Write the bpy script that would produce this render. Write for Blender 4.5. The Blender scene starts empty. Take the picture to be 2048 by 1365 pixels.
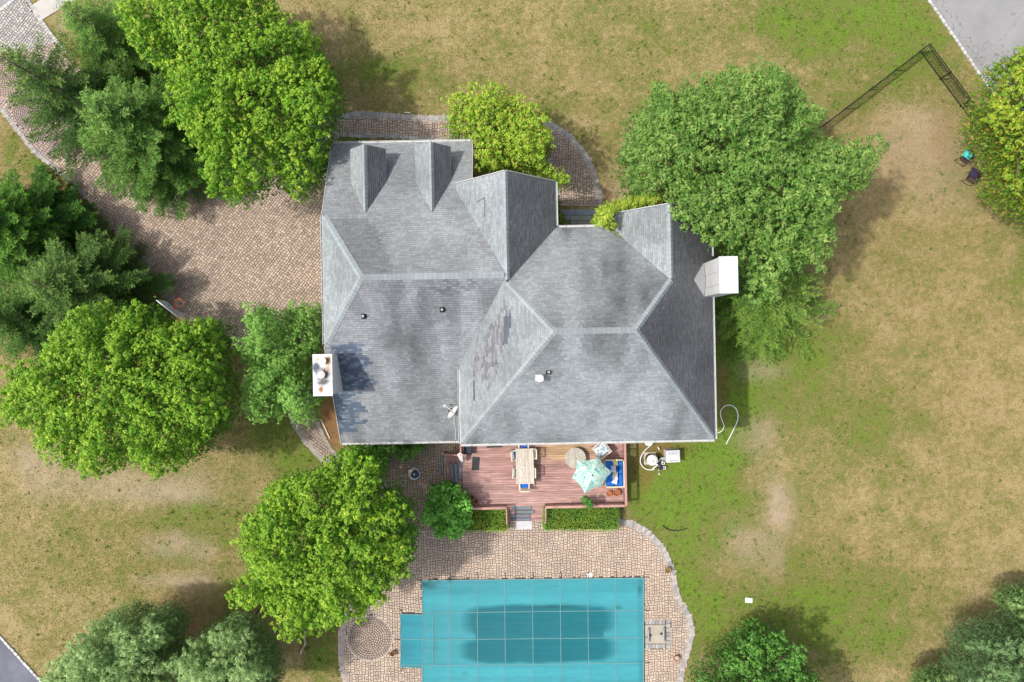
import bpy, math, random
import numpy as np
from mathutils import Vector, Matrix
R = math.radians
random.seed(7); rng = np.random.default_rng(7)
sc = bpy.context.scene
COL = sc.collection
# ------------------------------------------------------------------ camera, sky, sun, exposure
HC, FP = 47.0, 1598.0           # drone height in metres, focal length in photo pixels
cam_d = bpy.data.cameras.new('camera'); cam_d.sensor_width = 36; cam_d.lens = 36*FP/2048
cam_d.clip_start = 1; cam_d.clip_end = 2000
cam = bpy.data.objects.new('camera', cam_d); cam.location = (0, 0, HC); COL.objects.link(cam); sc.camera = cam
w = bpy.data.worlds.new('World'); sc.world = w; w.use_nodes = True
wn = w.node_tree.nodes; sky = wn.new('ShaderNodeTexSky'); sky.sky_type = 'NISHITA'; sky.sun_disc = False
sky.sun_elevation = R(59); sky.sun_rotation = R(268); sky.air_density = 1.0; sky.dust_density = 3.0; sky.ozone_density = 1.0
hs_ = wn.new('ShaderNodeHueSaturation'); hs_.inputs['Saturation'].default_value = .55; w.node_tree.links.new(sky.outputs[0], hs_.inputs['Color']); w.node_tree.links.new(hs_.outputs[0], wn['Background'].inputs[0]); wn['Background'].inputs[1].default_value = 0.15
sd = bpy.data.lights.new('sun', 'SUN'); sd.energy = 2.35; sd.angle = R(1.6); sd.color = (1.0, 0.955, 0.88)
sun = bpy.data.objects.new('sun', sd); COL.objects.link(sun)
sun.rotation_euler = Vector((0.593, 0.02, -1)).to_track_quat('-Z', 'Y').to_euler(); sun.location = (-40, 0, 60)
sc.view_settings.view_transform = 'Standard'; sc.view_settings.look = 'None'
sc.view_settings.exposure = 0.56; sc.view_settings.gamma = 1; sc.view_settings.use_curve_mapping = False
TH = 0.0192                      # the house stands about 1.1 degrees off the picture axes
CT, ST = math.cos(TH), math.sin(TH)

def W(px, py, z=0.0):
    k = (HC - z)/FP
    return Vector(((px-1024)*k, (682.5-py)*k, z))
def WL(px, py, z=0.0):           # same point in the house frame
    p = W(px, py, z); return Vector((p.x*CT+p.y*ST, -p.x*ST+p.y*CT, z))
def L2W(u, v, z=0): return Vector((u*CT-v*ST, u*ST+v*CT, z))
def toPx(x, y, z=0): k = FP/(HC-z); return 1024+x*k, 682.5-y*k
def pip(px, py, poly):
    px = np.asarray(px, float); py = np.asarray(py, float); ins = np.zeros(px.shape, bool); n = len(poly)
    for i in range(n):
        x1, y1 = poly[i][0], poly[i][1]; x2, y2 = poly[(i+1) % n][0], poly[(i+1) % n][1]
        if y1 == y2: continue
        c = ((y1 > py) != (y2 > py)) & (px < (x2-x1)*(py-y1)/(y2-y1)+x1)
        ins ^= c
    return ins
def smooth(pts, n=6, closed=False):
    out = []; m = len(pts)
    for i in range(m if closed else m-1):
        if closed: a, b, c, d = [Vector(pts[(i+k) % m][:2]) for k in (-1, 0, 1, 2)]
        else: a, b, c, d = [Vector(pts[min(max(i+k, 0), m-1)][:2]) for k in (-1, 0, 1, 2)]
        for j in range(n):
            t = j/n
            out.append(0.5*((2*b)+(c-a)*t+(2*a-5*b+4*c-d)*t*t+(3*b-a-3*c+d)*t**3))
    if not closed: out.append(Vector(pts[-1][:2]))
    return [(p.x, p.y) for p in out]
_tab = rng.random((8, 128, 128))
def vnoise(x, y, s, k=0):
    x = np.asarray(x)/s+1000; y = np.asarray(y)/s+1000
    xi = np.floor(x).astype(int); yi = np.floor(y).astype(int); fx = x-xi; fy = y-yi
    fx = fx*fx*(3-2*fx); fy = fy*fy*(3-2*fy); t = _tab[k]
    a = t[xi % 128, yi % 128]; b = t[(xi+1) % 128, yi % 128]; c = t[xi % 128, (yi+1) % 128]; d = t[(xi+1) % 128, (yi+1) % 128]
    return (a*(1-fx)+b*fx)*(1-fy)+(c*(1-fx)+d*fx)*fy

# ------------------------------------------------------------------ tagging and mesh building
def tag(o, label=None, cat=None, group=None, kind=None):
    if label: o['label'] = label
    if cat: o['category'] = cat
    if group: o['group'] = group
    if kind: o['kind'] = kind
    return o
def empty(name, loc=(0, 0, 0), rz=0, **k):
    o = bpy.data.objects.new(name, None); o.location = loc; o.rotation_euler = (0, 0, rz); o.empty_display_size = .2
    COL.objects.link(o); return tag(o, **k)
def copy_tree(o, parent=None):
    c = o.copy(); COL.objects.link(c); c.parent = parent
    for ch in list(o.children): copy_tree(ch, c)
    return c
class MB:
    def __init__(s): s.v = []; s.f = []; s.c = []; s.col = (1, 1, 1)
    def add(s, vs, fs, col=None):
        b = len(s.v); s.v += [tuple(v) for v in vs]; s.f += [tuple(i+b for i in f) for f in fs]
        s.c += [col or s.col]*len(vs); return s
    def box(s, c, sz, rz=0, col=None, rot=None):
        x, y, z = sz[0]/2, sz[1]/2, sz[2]/2
        vs = [Vector((i*x, j*y, k*z)) for k in (-1, 1) for j in (-1, 1) for i in (-1, 1)]
        m = rot if rot is not None else Matrix.Rotation(rz, 3, 'Z')
        vs = [m @ v + Vector(c) for v in vs]
        return s.add(vs, [(0, 2, 3, 1), (4, 5, 7, 6), (0, 1, 5, 4), (2, 6, 7, 3), (0, 4, 6, 2), (1, 3, 7, 5)], col)
    def bbox(s, c, sz, rz=0, b=.02, col=None):            # box with a chamfered top edge
        x, y, z = sz[0]/2, sz[1]/2, sz[2]/2; vs = []
        for zz, ins in ((-z, 0), (z-b, 0), (z, b)):
            vs += [Vector((i*(x-ins), j*(y-ins), zz)) for i, j in ((-1, -1), (1, -1), (1, 1), (-1, 1))]
        m = Matrix.Rotation(rz, 3, 'Z'); vs = [m @ v + Vector(c) for v in vs]
        fs = [(3, 2, 1, 0), (8, 9, 10, 11)]
        for k in (0, 4):
            for i in range(4): fs.append((k+i, k+(i+1) % 4, k+4+(i+1) % 4, k+4+i))
        return s.add(vs, fs, col)
    def bar(s, a, b, wd, h=None, col=None, up=(0, 0, 1)):
        a = Vector(a); b = Vector(b); d = b-a; ln = d.length
        if ln < 1e-6: return s
        x = d/ln; z = Vector(up); y = z.cross(x)
        if y.length < 1e-3: y = Vector((0, 1, 0)).cross(x)
        y.normalize(); z = x.cross(y); m = Matrix((x, y, z)).transposed()
        return s.box((a+b)/2, (ln, wd, h or wd), col=col, rot=m)
    def lathe(s, c, prof, n=16, col=None, cap=True):
        vs = []; fs = []; m = len(prof)
        for r, z in prof:
            vs += [(c[0]+r*math.cos(2*math.pi*i/n), c[1]+r*math.sin(2*math.pi*i/n), c[2]+z) for i in range(n)]
        for k in range(m-1):
            for i in range(n): fs.append((k*n+i, k*n+(i+1) % n, (k+1)*n+(i+1) % n, (k+1)*n+i))
        if cap: fs.append(tuple(range(n-1, -1, -1))); fs.append(tuple((m-1)*n+i for i in range(n)))
        return s.add(vs, fs, col)
    def tube(s, pts, r, n=6, col=None, r1=None):
        pts = [Vector(p) for p in pts]; vs = []; fs = []; m = len(pts)
        for k, p in enumerate(pts):
            d = (pts[min(k+1, m-1)]-pts[max(k-1, 0)]).normalized()
            a = d.orthogonal() if abs(d.z) > .9 else d.cross(Vector((0, 0, 1))); a.normalize(); b = d.cross(a)
            rr = r if r1 is None else r+(r1-r)*k/(m-1)
            vs += [p+a*rr*math.cos(2*math.pi*i/n)+b*rr*math.sin(2*math.pi*i/n) for i in range(n)]
        for k in range(m-1):
            for i in range(n): fs.append((k*n+i, (k+1)*n+i, (k+1)*n+(i+1) % n, k*n+(i+1) % n))
        fs.append(tuple(range(n))); fs.append(tuple((m-1)*n+i for i in range(n-1, -1, -1)))
        return s.add(vs, fs, col)
    def prism(s, poly, z0, z1, col=None):
        n = len(poly); vs = [(p[0], p[1], z0) for p in poly]+[(p[0], p[1], z1) for p in poly]
        fs = [tuple(range(n-1, -1, -1)), tuple(range(n, 2*n))]+[(i, (i+1) % n, n+(i+1) % n, n+i) for i in range(n)]
        return s.add(vs, fs, col)
    def build(s, name, mat, parent=None, shade=False, org=None, **k):
        me = bpy.data.meshes.new(name)
        o_ = Vector(org) if org is not None else None
        vs = s.v if o_ is None else [(v[0]-o_.x, v[1]-o_.y, v[2]-o_.z) for v in s.v]
        me.from_pydata(vs, [], s.f)
        a = me.color_attributes.new('Col', 'FLOAT_COLOR', 'POINT')
        a.data.foreach_set('color', np.array([(c[0], c[1], c[2], 1) for c in s.c], np.float32).ravel())
        me.materials.append(mat)
        if shade: me.polygons.foreach_set('use_smooth', [True]*len(me.polygons))
        me.update()
        o = bpy.data.objects.new(name, me); COL.objects.link(o)
        if parent is not None: o.parent = parent
        elif o_ is not None: o.location = o_
        return tag(o, **k)
def bulk(name, V, nper, C, mat, parent=None, org=(0, 0, 0), **k):
    """V: (N*nper,3) vertices of N separate faces of nper corners; C: colour per face"""
    V = np.asarray(V, np.float32)-np.asarray(org, np.float32); n = len(V)//nper
    me = bpy.data.meshes.new(name); me.vertices.add(len(V)); me.vertices.foreach_set('co', V.ravel())
    me.loops.add(len(V)); me.loops.foreach_set('vertex_index', np.arange(len(V), dtype=np.int32))
    me.polygons.add(n); me.polygons.foreach_set('loop_start', np.arange(0, len(V), nper, dtype=np.int32))
    me.polygons.foreach_set('loop_total', np.full(n, nper, np.int32))
    a = me.color_attributes.new('Col', 'FLOAT_COLOR', 'POINT')
    c4 = np.ones((n, 4), np.float32); c4[:, :3] = C; a.data.foreach_set('color', np.repeat(c4, nper, 0).ravel())
    me.materials.append(mat); me.update(calc_edges=True)
    o = bpy.data.objects.new(name, me); COL.objects.link(o)
    if parent is not None: o.parent = parent
    return tag(o, **k)

# ------------------------------------------------------------------ materials (procedural)
def mat(name, color=None, rough=.8, spec=.3, var=.25, scale=4., fine=.15, fscale=40., bump=.0, bscale=30., tint=None, metal=0,
        trans=0, stretch=(1, 1, 1), spots=None, obj=False):
    m = bpy.data.materials.new(name); m.use_nodes = True; nt = m.node_tree; N = nt.nodes; Lk = nt.links.new
    bs = N['Principled BSDF']; bs.inputs['Roughness'].default_value = rough; bs.inputs['Metallic'].default_value = metal
    bs.inputs['Specular IOR Level'].default_value = spec
    at = N.new('ShaderNodeVertexColor'); at.layer_name = 'Col'; c = at.outputs[0]
    if color is not None:
        mx = N.new('ShaderNodeMix'); mx.data_type = 'RGBA'; mx.blend_type = 'MULTIPLY'; mx.inputs[0].default_value = 1
        Lk(c, mx.inputs[6]); mx.inputs[7].default_value = (*color, 1); c = mx.outputs[2]
    tc = N.new('ShaderNodeTexCoord'); mp = N.new('ShaderNodeMapping'); mp.inputs['Scale'].default_value = stretch
    Lk(tc.outputs['Object'], mp.inputs[0])
    def noise(s, det=3):
        n = N.new('ShaderNodeTexNoise'); n.inputs['Scale'].default_value = s; n.inputs['Detail'].default_value = det
        n.inputs['Roughness'].default_value = .6; Lk(mp.outputs[0], n.inputs['Vector']); return n.outputs['Fac']
    def mult(c, fac, amt, lo=.3, hi=.7):
        r = N.new('ShaderNodeMapRange'); r.inputs[1].default_value = lo; r.inputs[2].default_value = hi
        r.inputs[3].default_value = 1-amt; r.inputs[4].default_value = 1+amt; Lk(fac, r.inputs[0])
        mx = N.new('ShaderNodeVectorMath'); mx.operation = 'SCALE'; Lk(c, mx.inputs[0]); Lk(r.outputs[0], mx.inputs['Scale']); return mx.outputs[0]
    if var: c = mult(c, noise(scale), var)
    if fine: c = mult(c, noise(fscale, 2), fine)
    if spots:
        col, s, th = spots
        r = N.new('ShaderNodeMapRange'); r.inputs[1].default_value = th; r.inputs[2].default_value = th+.12; Lk(noise(s, 5), r.inputs[0])
        mx = N.new('ShaderNodeMix'); mx.data_type = 'RGBA'; Lk(r.outputs[0], mx.inputs[0]); Lk(c, mx.inputs[6]); mx.inputs[7].default_value = (*col, 1); c = mx.outputs[2]
    Lk(c, bs.inputs['Base Color'])
    if bump:
        b = N.new('ShaderNodeBump'); b.inputs['Strength'].default_value = bump; b.inputs['Distance'].default_value = .02
        Lk(noise(bscale, 4), b.inputs['Height']); Lk(b.outputs[0], bs.inputs['Normal'])
    if trans:
        t = N.new('ShaderNodeBsdfTranslucent'); Lk(c, t.inputs[0]); ms = N.new('ShaderNodeMixShader'); ms.inputs[0].default_value = trans
        Lk(bs.outputs[0], ms.inputs[1]); Lk(t.outputs[0], ms.inputs[2]); Lk(ms.outputs[0], N['Material Output'].inputs[0])
    return m
M = {}
M['leaf'] = mat('leaf', rough=.55, spec=.35, var=.12, scale=.7, fine=0, trans=.35)
M['needle'] = mat('needle', rough=.6, spec=.25, var=.12, scale=.8, fine=0, trans=.2)
M['blade'] = mat('grass_blade', rough=.8, spec=.1, var=0, fine=0, trans=.25)
M['bark'] = mat('bark', (.16, .12, .09), rough=.9, var=.3, scale=3, bump=.5)
M['paver'] = mat('paver', rough=.88, spec=.2, var=.13, scale=.45, fine=.16, fscale=22, bump=.25, bscale=60)
M['joint'] = mat('joint_sand', (.11, .085, .072), rough=.95, var=.2)
M['roof'] = mat('asphalt_shingle', rough=.9, spec=.2, var=.10, scale=.5, fine=.08, fscale=9, bump=.2, bscale=90)
M['white'] = mat('white_painted_metal', (.56, .56, .55), rough=.5, var=.05, fine=.05)
M['siding'] = mat('white_siding', (.60, .60, .59), rough=.6, var=.06, fine=.05)
M['rusty'] = mat('rust_stained_metal', (.78, .78, .78), rough=.5, var=.05, fine=.05, spots=((.42, .2, .07), 2.2, .60))
M['deck'] = mat('stained_deck_wood', rough=.75, spec=.25, var=.2, scale=1.6, fine=.25, fscale=9, stretch=(.18, 2.2, 1), spots=((.52, .38, .32), 2.6, .60))
M['rail'] = mat('deck_rail_wood', (.36, .19, .165), rough=.7, var=.2, scale=3, fine=.12)
M['teak'] = mat('weathered_teak', (.56, .50, .42), rough=.75, var=.16, scale=3, fine=.18, fscale=14, stretch=(2.5, .5, 1), spots=((.1, .07, .05), 5.0, .78))
M['cream'] = mat('cream_chair_wood', (.62, .56, .42), rough=.6, var=.12)
M['blue'] = mat('blue_cushion_fabric', (.012, .13, .50), rough=.85, var=.12, bump=.2)
M['asphalt'] = mat('asphalt', (.27, .265, .265), rough=.9, var=.1, scale=.5, fine=.12, fscale=30, bump=.3, bscale=60)
M['asphalt_dark'] = mat('dark_asphalt', (.13, .135, .165), rough=.85, var=.25, scale=.6, fine=.12, bump=.3)
M['concrete'] = mat('concrete', (.46, .43, .39), rough=.9, var=.13, scale=1.5, fine=.1)
M['granite'] = mat('granite', rough=.8, var=.15, scale=8, fine=.3, fscale=60)
M['terracotta'] = mat('terracotta', (.42, .15, .06), rough=.8, var=.2)
M['soil'] = mat('potting_soil', (.07, .05, .035), rough=1, var=.3, scale=20)
M['black'] = mat('black_metal', (.018, .018, .02), rough=.5, var=.1)
M['dark'] = mat('dark_rubber', (.035, .036, .04), rough=.7, var=.2)
M['mat'] = mat('slate_grey_mat', (.16, .20, .235), rough=.85, var=.15, fine=.15, fscale=60)
M['plastic'] = mat('white_plastic', (.75, .74, .70), rough=.4, var=.05)
M['pump'] = mat('beige_grey_casing', (.60, .60, .61), rough=.45, var=.06)
M['strap'] = mat('webbing_strap', (.13, .26, .265), rough=.8, var=.1)
M['orange'] = mat('orange_rim_paint', (.60, .09, .02), rough=.5, var=.1)
M['paint'] = mat('any_paint', rough=.6, var=.1)
M['fabric'] = mat('printed_fabric', rough=.9, var=.08)
M['glass'] = mat('window_glass', (.05, .07, .09), rough=.1, spec=.6, var=.1)

def mat_umbrella():
    m = mat('leaf_print_canopy', rough=.85, var=0, fine=0, trans=.35); nt = m.node_tree; N = nt.nodes; Lk = nt.links.new
    tc = N.new('ShaderNodeTexCoord'); wv = N.new('ShaderNodeTexNoise'); wv.inputs['Scale'].default_value = 8.5; wv.inputs['Detail'].default_value = 6
    wv.inputs['Distortion'].default_value = 1.5; Lk(tc.outputs['Object'], wv.inputs[0])
    cr = N.new('ShaderNodeValToRGB'); e = cr.color_ramp.elements
    e[0].position = .34; e[0].color = (.10, .52, .38, 1); e[1].position = .57; e[1].color = (.78, .86, .82, 1)
    x = e.new(.44); x.color = (.22, .66, .54, 1); x = e.new(.49); x.color = (.62, .82, .75, 1)
    Lk(wv.outputs[0], cr.inputs[0])
    for n in N:
        if n.type == 'BSDF_PRINCIPLED': Lk(cr.outputs[0], n.inputs['Base Color'])
        if n.type == 'BSDF_TRANSLUCENT': Lk(cr.outputs[0], n.inputs[0])
    return m
M['umbrella'] = mat_umbrella()
def mat_print():
    m = mat('grey_floral_fabric', rough=.9, var=0, fine=0); nt = m.node_tree; N = nt.nodes
    tc = N.new('ShaderNodeTexCoord'); wv = N.new('ShaderNodeTexNoise'); wv.inputs['Scale'].default_value = 9; wv.inputs['Detail'].default_value = 3
    nt.links.new(tc.outputs['Object'], wv.inputs[0]); cr = N.new('ShaderNodeValToRGB'); e = cr.color_ramp.elements
    e[0].position = .42; e[0].color = (.20, .30, .38, 1); e[1].position = .55; e[1].color = (.66, .68, .66, 1)
    nt.links.new(wv.outputs[0], cr.inputs[0]); nt.links.new(cr.outputs[0], N['Principled BSDF'].inputs['Base Color']); return m
M['print'] = mat_print()
def mat_cracked(base):
    m = base.copy(); nt = m.node_tree; N = nt.nodes; Lk = nt.links.new; bs = N['Principled BSDF']
    src = bs.inputs['Base Color'].links[0].from_socket
    tc = N.new('ShaderNodeTexCoord'); nz = N.new('ShaderNodeTexNoise'); nz.inputs['Scale'].default_value = 1.1; nz.inputs['Detail'].default_value = 5
    Lk(tc.outputs['Object'], nz.inputs[0]); ad = N.new('ShaderNodeVectorMath'); ad.operation = 'MULTIPLY_ADD'
    Lk(nz.outputs[1], ad.inputs[0]); ad.inputs[1].default_value = (3.2, 3.2, 0); Lk(tc.outputs['Object'], ad.inputs[2])
    v = N.new('ShaderNodeTexVoronoi'); v.feature = 'DISTANCE_TO_EDGE'; v.inputs['Scale'].default_value = .28; Lk(ad.outputs[0], v.inputs[0])
    r = N.new('ShaderNodeMapRange'); r.inputs[1].default_value = .0015; r.inputs[2].default_value = .007; r.inputs[3].default_value = .6; r.inputs[4].default_value = 1; Lk(v.outputs[0], r.inputs[0])
    s = N.new('ShaderNodeVectorMath'); s.operation = 'SCALE'; Lk(src, s.inputs[0]); Lk(r.outputs[0], s.inputs['Scale']); Lk(s.outputs[0], bs.inputs['Base Color'])
    return m
M['asphalt'] = mat_cracked(M['asphalt'])
def mat_cover():
    m = mat('teal_mesh_cover', rough=.55, spec=.35, var=0, fine=0); nt = m.node_tree; N = nt.nodes; Lk = nt.links.new; bs = N['Principled BSDF']
    src = N['Color Attribute'].outputs[0] if 'Color Attribute' in N else bs.inputs['Base Color'].links[0].from_socket
    tc = N.new('ShaderNodeTexCoord'); mp = N.new('ShaderNodeMapping'); mp.inputs['Scale'].default_value = (.18, 3.2, 1); Lk(tc.outputs['Object'], mp.inputs[0])
    nz = N.new('ShaderNodeTexNoise'); nz.inputs['Scale'].default_value = 1.2; nz.inputs['Detail'].default_value = 6; Lk(mp.outputs[0], nz.inputs[0]); bp = N.new('ShaderNodeBump'); bp.inputs['Strength'].default_value = .6; bp.inputs['Distance'].default_value = .06; Lk(nz.outputs[0], bp.inputs['Height']); Lk(bp.outputs[0], bs.inputs['Normal'])
    r = N.new('ShaderNodeMapRange'); r.inputs[1].default_value = .3; r.inputs[2].default_value = .7; r.inputs[3].default_value = .92; r.inputs[4].default_value = 1.08; Lk(nz.outputs[0], r.inputs[0])
    s = N.new('ShaderNodeVectorMath'); s.operation = 'SCALE'; Lk(src, s.inputs[0]); Lk(r.outputs[0], s.inputs['Scale']); Lk(s.outputs[0], bs.inputs['Base Color'])
    return m
M['cover'] = mat_cover()
def mat_lawn():
    m = bpy.data.materials.new('lawn'); m.use_nodes = True; nt = m.node_tree; N = nt.nodes; Lk = nt.links.new
    bs = N['Principled BSDF']; bs.inputs['Roughness'].default_value = .95; bs.inputs['Specular IOR Level'].default_value = .1
    at = N.new('ShaderNodeVertexColor'); at.layer_name = 'Col'; sp = N.new('ShaderNodeSeparateColor'); Lk(at.outputs[0], sp.inputs[0])
    tc = N.new('ShaderNodeTexCoord'); f = sp.outputs[0]
    for s, a in ((.9, .8), (3.0, 1.0), (9, 1.0), (26, .8)):
        n = N.new('ShaderNodeTexNoise'); n.inputs['Scale'].default_value = s; n.inputs['Detail'].default_value = 3; Lk(tc.outputs['Object'], n.inputs[0])
        x = N.new('ShaderNodeMath'); x.operation = 'SUBTRACT'; Lk(n.outputs[0], x.inputs[0]); x.inputs[1].default_value = .5
        y = N.new('ShaderNodeMath'); y.operation = 'MULTIPLY_ADD'; Lk(x.outputs[0], y.inputs[0]); y.inputs[1].default_value = a; Lk(f, y.inputs[2]); f = y.outputs[0]
    cr = N.new('ShaderNodeValToRGB'); e = cr.color_ramp.elements
    e[0].position = 0; e[0].color = (.355, .275, .135, 1); e[1].position = 1; e[1].color = (.135, .225, .026, 1)
    x = e.new(.33); x.color = (.235, .20, .078, 1); x = e.new(.62); x.color = (.15, .17, .042, 1); Lk(f, cr.inputs[0]); c = cr.outputs[0]
    for ch, col in ((1, (.40, .31, .23, 1)), (2, (.23, .105, .05, 1))):
        mx = N.new('ShaderNodeMix'); mx.data_type = 'RGBA'; Lk(sp.outputs[ch], mx.inputs[0]); Lk(c, mx.inputs[6]); mx.inputs[7].default_value = col; c = mx.outputs[2]
    n = N.new('ShaderNodeTexNoise'); n.inputs['Scale'].default_value = 30; n.inputs['Detail'].default_value = 2; Lk(tc.outputs['Object'], n.inputs[0])
    r = N.new('ShaderNodeMapRange'); r.inputs[1].default_value = .3; r.inputs[2].default_value = .7; r.inputs[3].default_value = .7; r.inputs[4].default_value = 1.25; Lk(n.outputs[0], r.inputs[0])
    s = N.new('ShaderNodeVectorMath'); s.operation = 'SCALE'; Lk(c, s.inputs[0]); Lk(r.outputs[0], s.inputs['Scale']); Lk(s.outputs[0], bs.inputs['Base Color'])
    b = N.new('ShaderNodeBump'); b.inputs['Strength'].default_value = .5; b.inputs['Distance'].default_value = .05; Lk(n.outputs[0], b.inputs['Height']); Lk(b.outputs[0], bs.inputs['Normal'])
    return m
M['lawn'] = mat_lawn()

# ------------------------------------------------------------------ plan shapes (photo pixels at ground level)
DRIVE = [(-60, 62), (38, -6), (50, -2), (60, 14), (95, 66), (150, 135), (330, 240), (480, 262), (600, 262), (640, 285), (672, 300), (672, 700), (560, 712), (440, 690), (372, 640), (325, 600), (290, 545), (200, 430), (135, 362), (66, 306), (0, 222), (-60, 150)]
PATH_OUT = smooth([(590, 262), (640, 238), (690, 228), (720, 224), (770, 226), (830, 231), (885, 232), (960, 226), (1050, 226), (1085, 236), (1120, 254), (1150, 278), (1175, 308), (1191, 342), (1201, 376), (1207, 412)])
PATH_IN = smooth([(1113, 412), (1111, 360), (1095, 325), (1050, 302), (960, 290), (885, 285), (840, 281), (770, 276), (720, 277), (690, 274), (640, 288), (600, 300)])
NPATH = PATH_OUT+PATH_IN
WP_L = smooth([(556, 770), (577, 832), (600, 876), (650, 932), (700, 975), (735, 1010)])
WP_R = smooth([(775, 960), (720, 940), (672, 905), (640, 848), (625, 800), (622, 770)])
WPATH = WP_L+WP_R
PAT_R = smooth([(1237, 1037), (1265, 1042), (1298, 1060), (1328, 1092), (1348, 1135), (1362, 1195), (1383, 1232), (1388, 1268), (1381, 1302), (1370, 1340), (1364, 1400), (1364, 1480)])
PAT_L = smooth([(690, 1480), (688, 1380), (678, 1325), (677, 1270), (690, 1225), (722, 1172), (745, 1110), (735, 1050), (735, 1010)])
PATIO = PAT_R+PAT_L+[(775, 960), (775, 850), (960, 850), (960, 1037)]
POOL = [(844, 1160), (1284, 1154), (1288, 1232), (1287, 1480), (845, 1480), (845, 1332), (802, 1332), (801, 1227), (846, 1226)]
ROADR = [(1853, -6), (1968, 160), (2060, 290), (2600, 1000), (2900, 900), (2900, -900), (1230, -900)]
ROADL = [(0, 1272), (88, 1368), (500, 1830), (-900, 1830), (-900, 270)]
ROADT = [(-1, 20), (32, -4), (500, -345), (500, -900), (-900, -900), (-900, 680), (-200, 165)]
WALK = [(58, 14), (79, 45), (150, 1), (520, -240), (500, -270)]
SOILS = []
HOUSE = [toPx(*L2W(u, v)[:2]) for u, v in ((-9.1, 10.4), (-2.3, 10.4), (-2.3, 7.8), (2, 7.8), (2, 5.4), (5.5, 5.4), (5.5, 6.1), (10, 6.1), (10, -4.85), (6.2, -4.85), (6.2, -9.4), (-3, -9.4), (-3, -5), (-9.1, -5))]

# lawn fields: (px,py,rx,ry,amount)
GRN = [(1650, 30, 130, 70, .75), (1790, 60, 90, 90, .65), (1890, 170, 60, 90, .35), (1760, 190, 90, 40, .6), (1840, 130, 50, 50, .5), (760, 165, 130, 45, .42), (1090, 215, 50, 20, .35), (1300, 60, 200, 60, .12), (730, 285, 200, 14, .7),
       (1465, 720, 30, 170, .8), (1600, 700, 130, 60, .5), (1560, 770, 110, 70, .5), (1330, 980, 80, 80, .95), (1395, 905, 80, 50, .95), (1300, 1000, 40, 50, .6), (1400, 1010, 60, 50, .5), (1455, 1000, 70, 80, .45), (1385, 1140, 35, 110, .9), (1420, 1240, 50, 70, .8), (1560, 1170, 170, 90, .45), (1700, 1210, 160, 90, .35), (1600, 1240, 140, 60, .65), (2050, 520, 60, 90, .6), (1780, 850, 80, 50, .3), (1700, 900, 120, 120, .25), (1480, 900, 40, 120, .4),
       (560, 890, 70, 50, .7), (645, 1300, 32, 90, .85), (600, 950, 40, 40, .5), (440, 1060, 90, 60, .35), (480, 1180, 60, 60, .35), (330, 1050, 80, 60, .25), (60, 6, 30, 20, .9), (100, 75, 15, 15, .7), (70, 330, 40, 30, .5), (1230, 300, 40, 60, .15), (20, 250, 14, 60, .45), (160, 1110, 120, 60, .2), (1900, 300, 30, 60, .2), (1290, 110, 200, 60, .1)]
DRT = [(1560, 1015, 26, 52, .75), (1490, 1095, 45, 40, .45), (1540, 1120, 20, 40, .3), (1520, 870, 40, 40, .35), (1520, 735, 40, 22, .4), (1640, 628, 16, 16, .6), (90, 920, 60, 40, .5), (250, 975, 140, 30, .45), (370, 985, 50, 25, .5), (1850, 270, 80, 50, .35), (1880, 360, 60, 60, .3), (340, 1085, 45, 22, .5), (400, 1110, 24, 16, .5), (360, 1165, 60, 18, .5), (1225, 385, 24, 30, .5), (240, 60, 0, 0, 0), (130, 50, 20, 25, .6), (1800, 300, 60, 60, .2), (1620, 1250, 30, 20, 0)]
SOI = [(365, 1222, 45, 22, .5), (400, 1250, 50, 25, .45), (1900, 680, 230, 330, .13), (1750, 330, 120, 120, .12), (1640, 1130, 200, 90, .10), (420, 1100, 260, 80, .06), (660, 845, 26, 55, .9), (1330, 905, 32, 20, .75), (1285, 930, 20, 45, .55), (700, 860, 30, 30, .6), (1212, 390, 12, 26, .6), (1440, 790, 12, 60, .35), (820, 930, 60, 45, .5), (590, 1240, 120, 60, .25), (1890, 270, 30, 60, .25), (200, 480, 90, 110, .7), (230, 200, 140, 130, .6), (330, 330, 120, 90, .5)]
def field(px, py, L, base):
    f = np.full(np.shape(px), base, float)
    for x, y, rx, ry, a in L:
        if rx == 0: continue
        q = np.exp(-(((px-x)/rx)**2+((py-y)/ry)**2)**1.3*.7)
        f = f+(1-f)*q*a if a > 0 else f
    return f
def tnoise(x, y, s, k=0):          # turned and layered, so that no edge follows the axes
    x = np.asarray(x); y = np.asarray(y); return .65*vnoise(x*.83-y*.56, x*.56+y*.83, s, k)+.35*vnoise(x*.42+y*.91, y*.42-x*.91, s*.47, (k+3) % 8)
def lawn_attr(x, y):
    px = 1024+x*FP/HC; py = 682.5-y*FP/HC
    dx = (tnoise(x, y, 2.6, 0)-.5)*90+(tnoise(x, y, .8, 6)-.5)*40; dy = (tnoise(x, y, 2.6, 1)-.5)*90+(tnoise(x, y, .8, 7)-.5)*40
    g = field(px+dx, py+dy, GRN, .26)*.95+(tnoise(x, y, 6, 2)-.5)*.22+(tnoise(x, y, 2.2, 3)-.5)*.22+(tnoise(x*.5+y*.2, y, .9, 4)-.5)*.22
    d = field(px+dx*.35, py+dy*.35, DRT, 0)*(.6+.8*tnoise(x, y, .7, 4)); s = field(px+dx*.3, py+dy*.3, SOI, 0)*(.6+.7*tnoise(x, y, .6, 5))
    return g, np.clip(d, 0, 1), np.clip(s, 0, 1)

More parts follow.
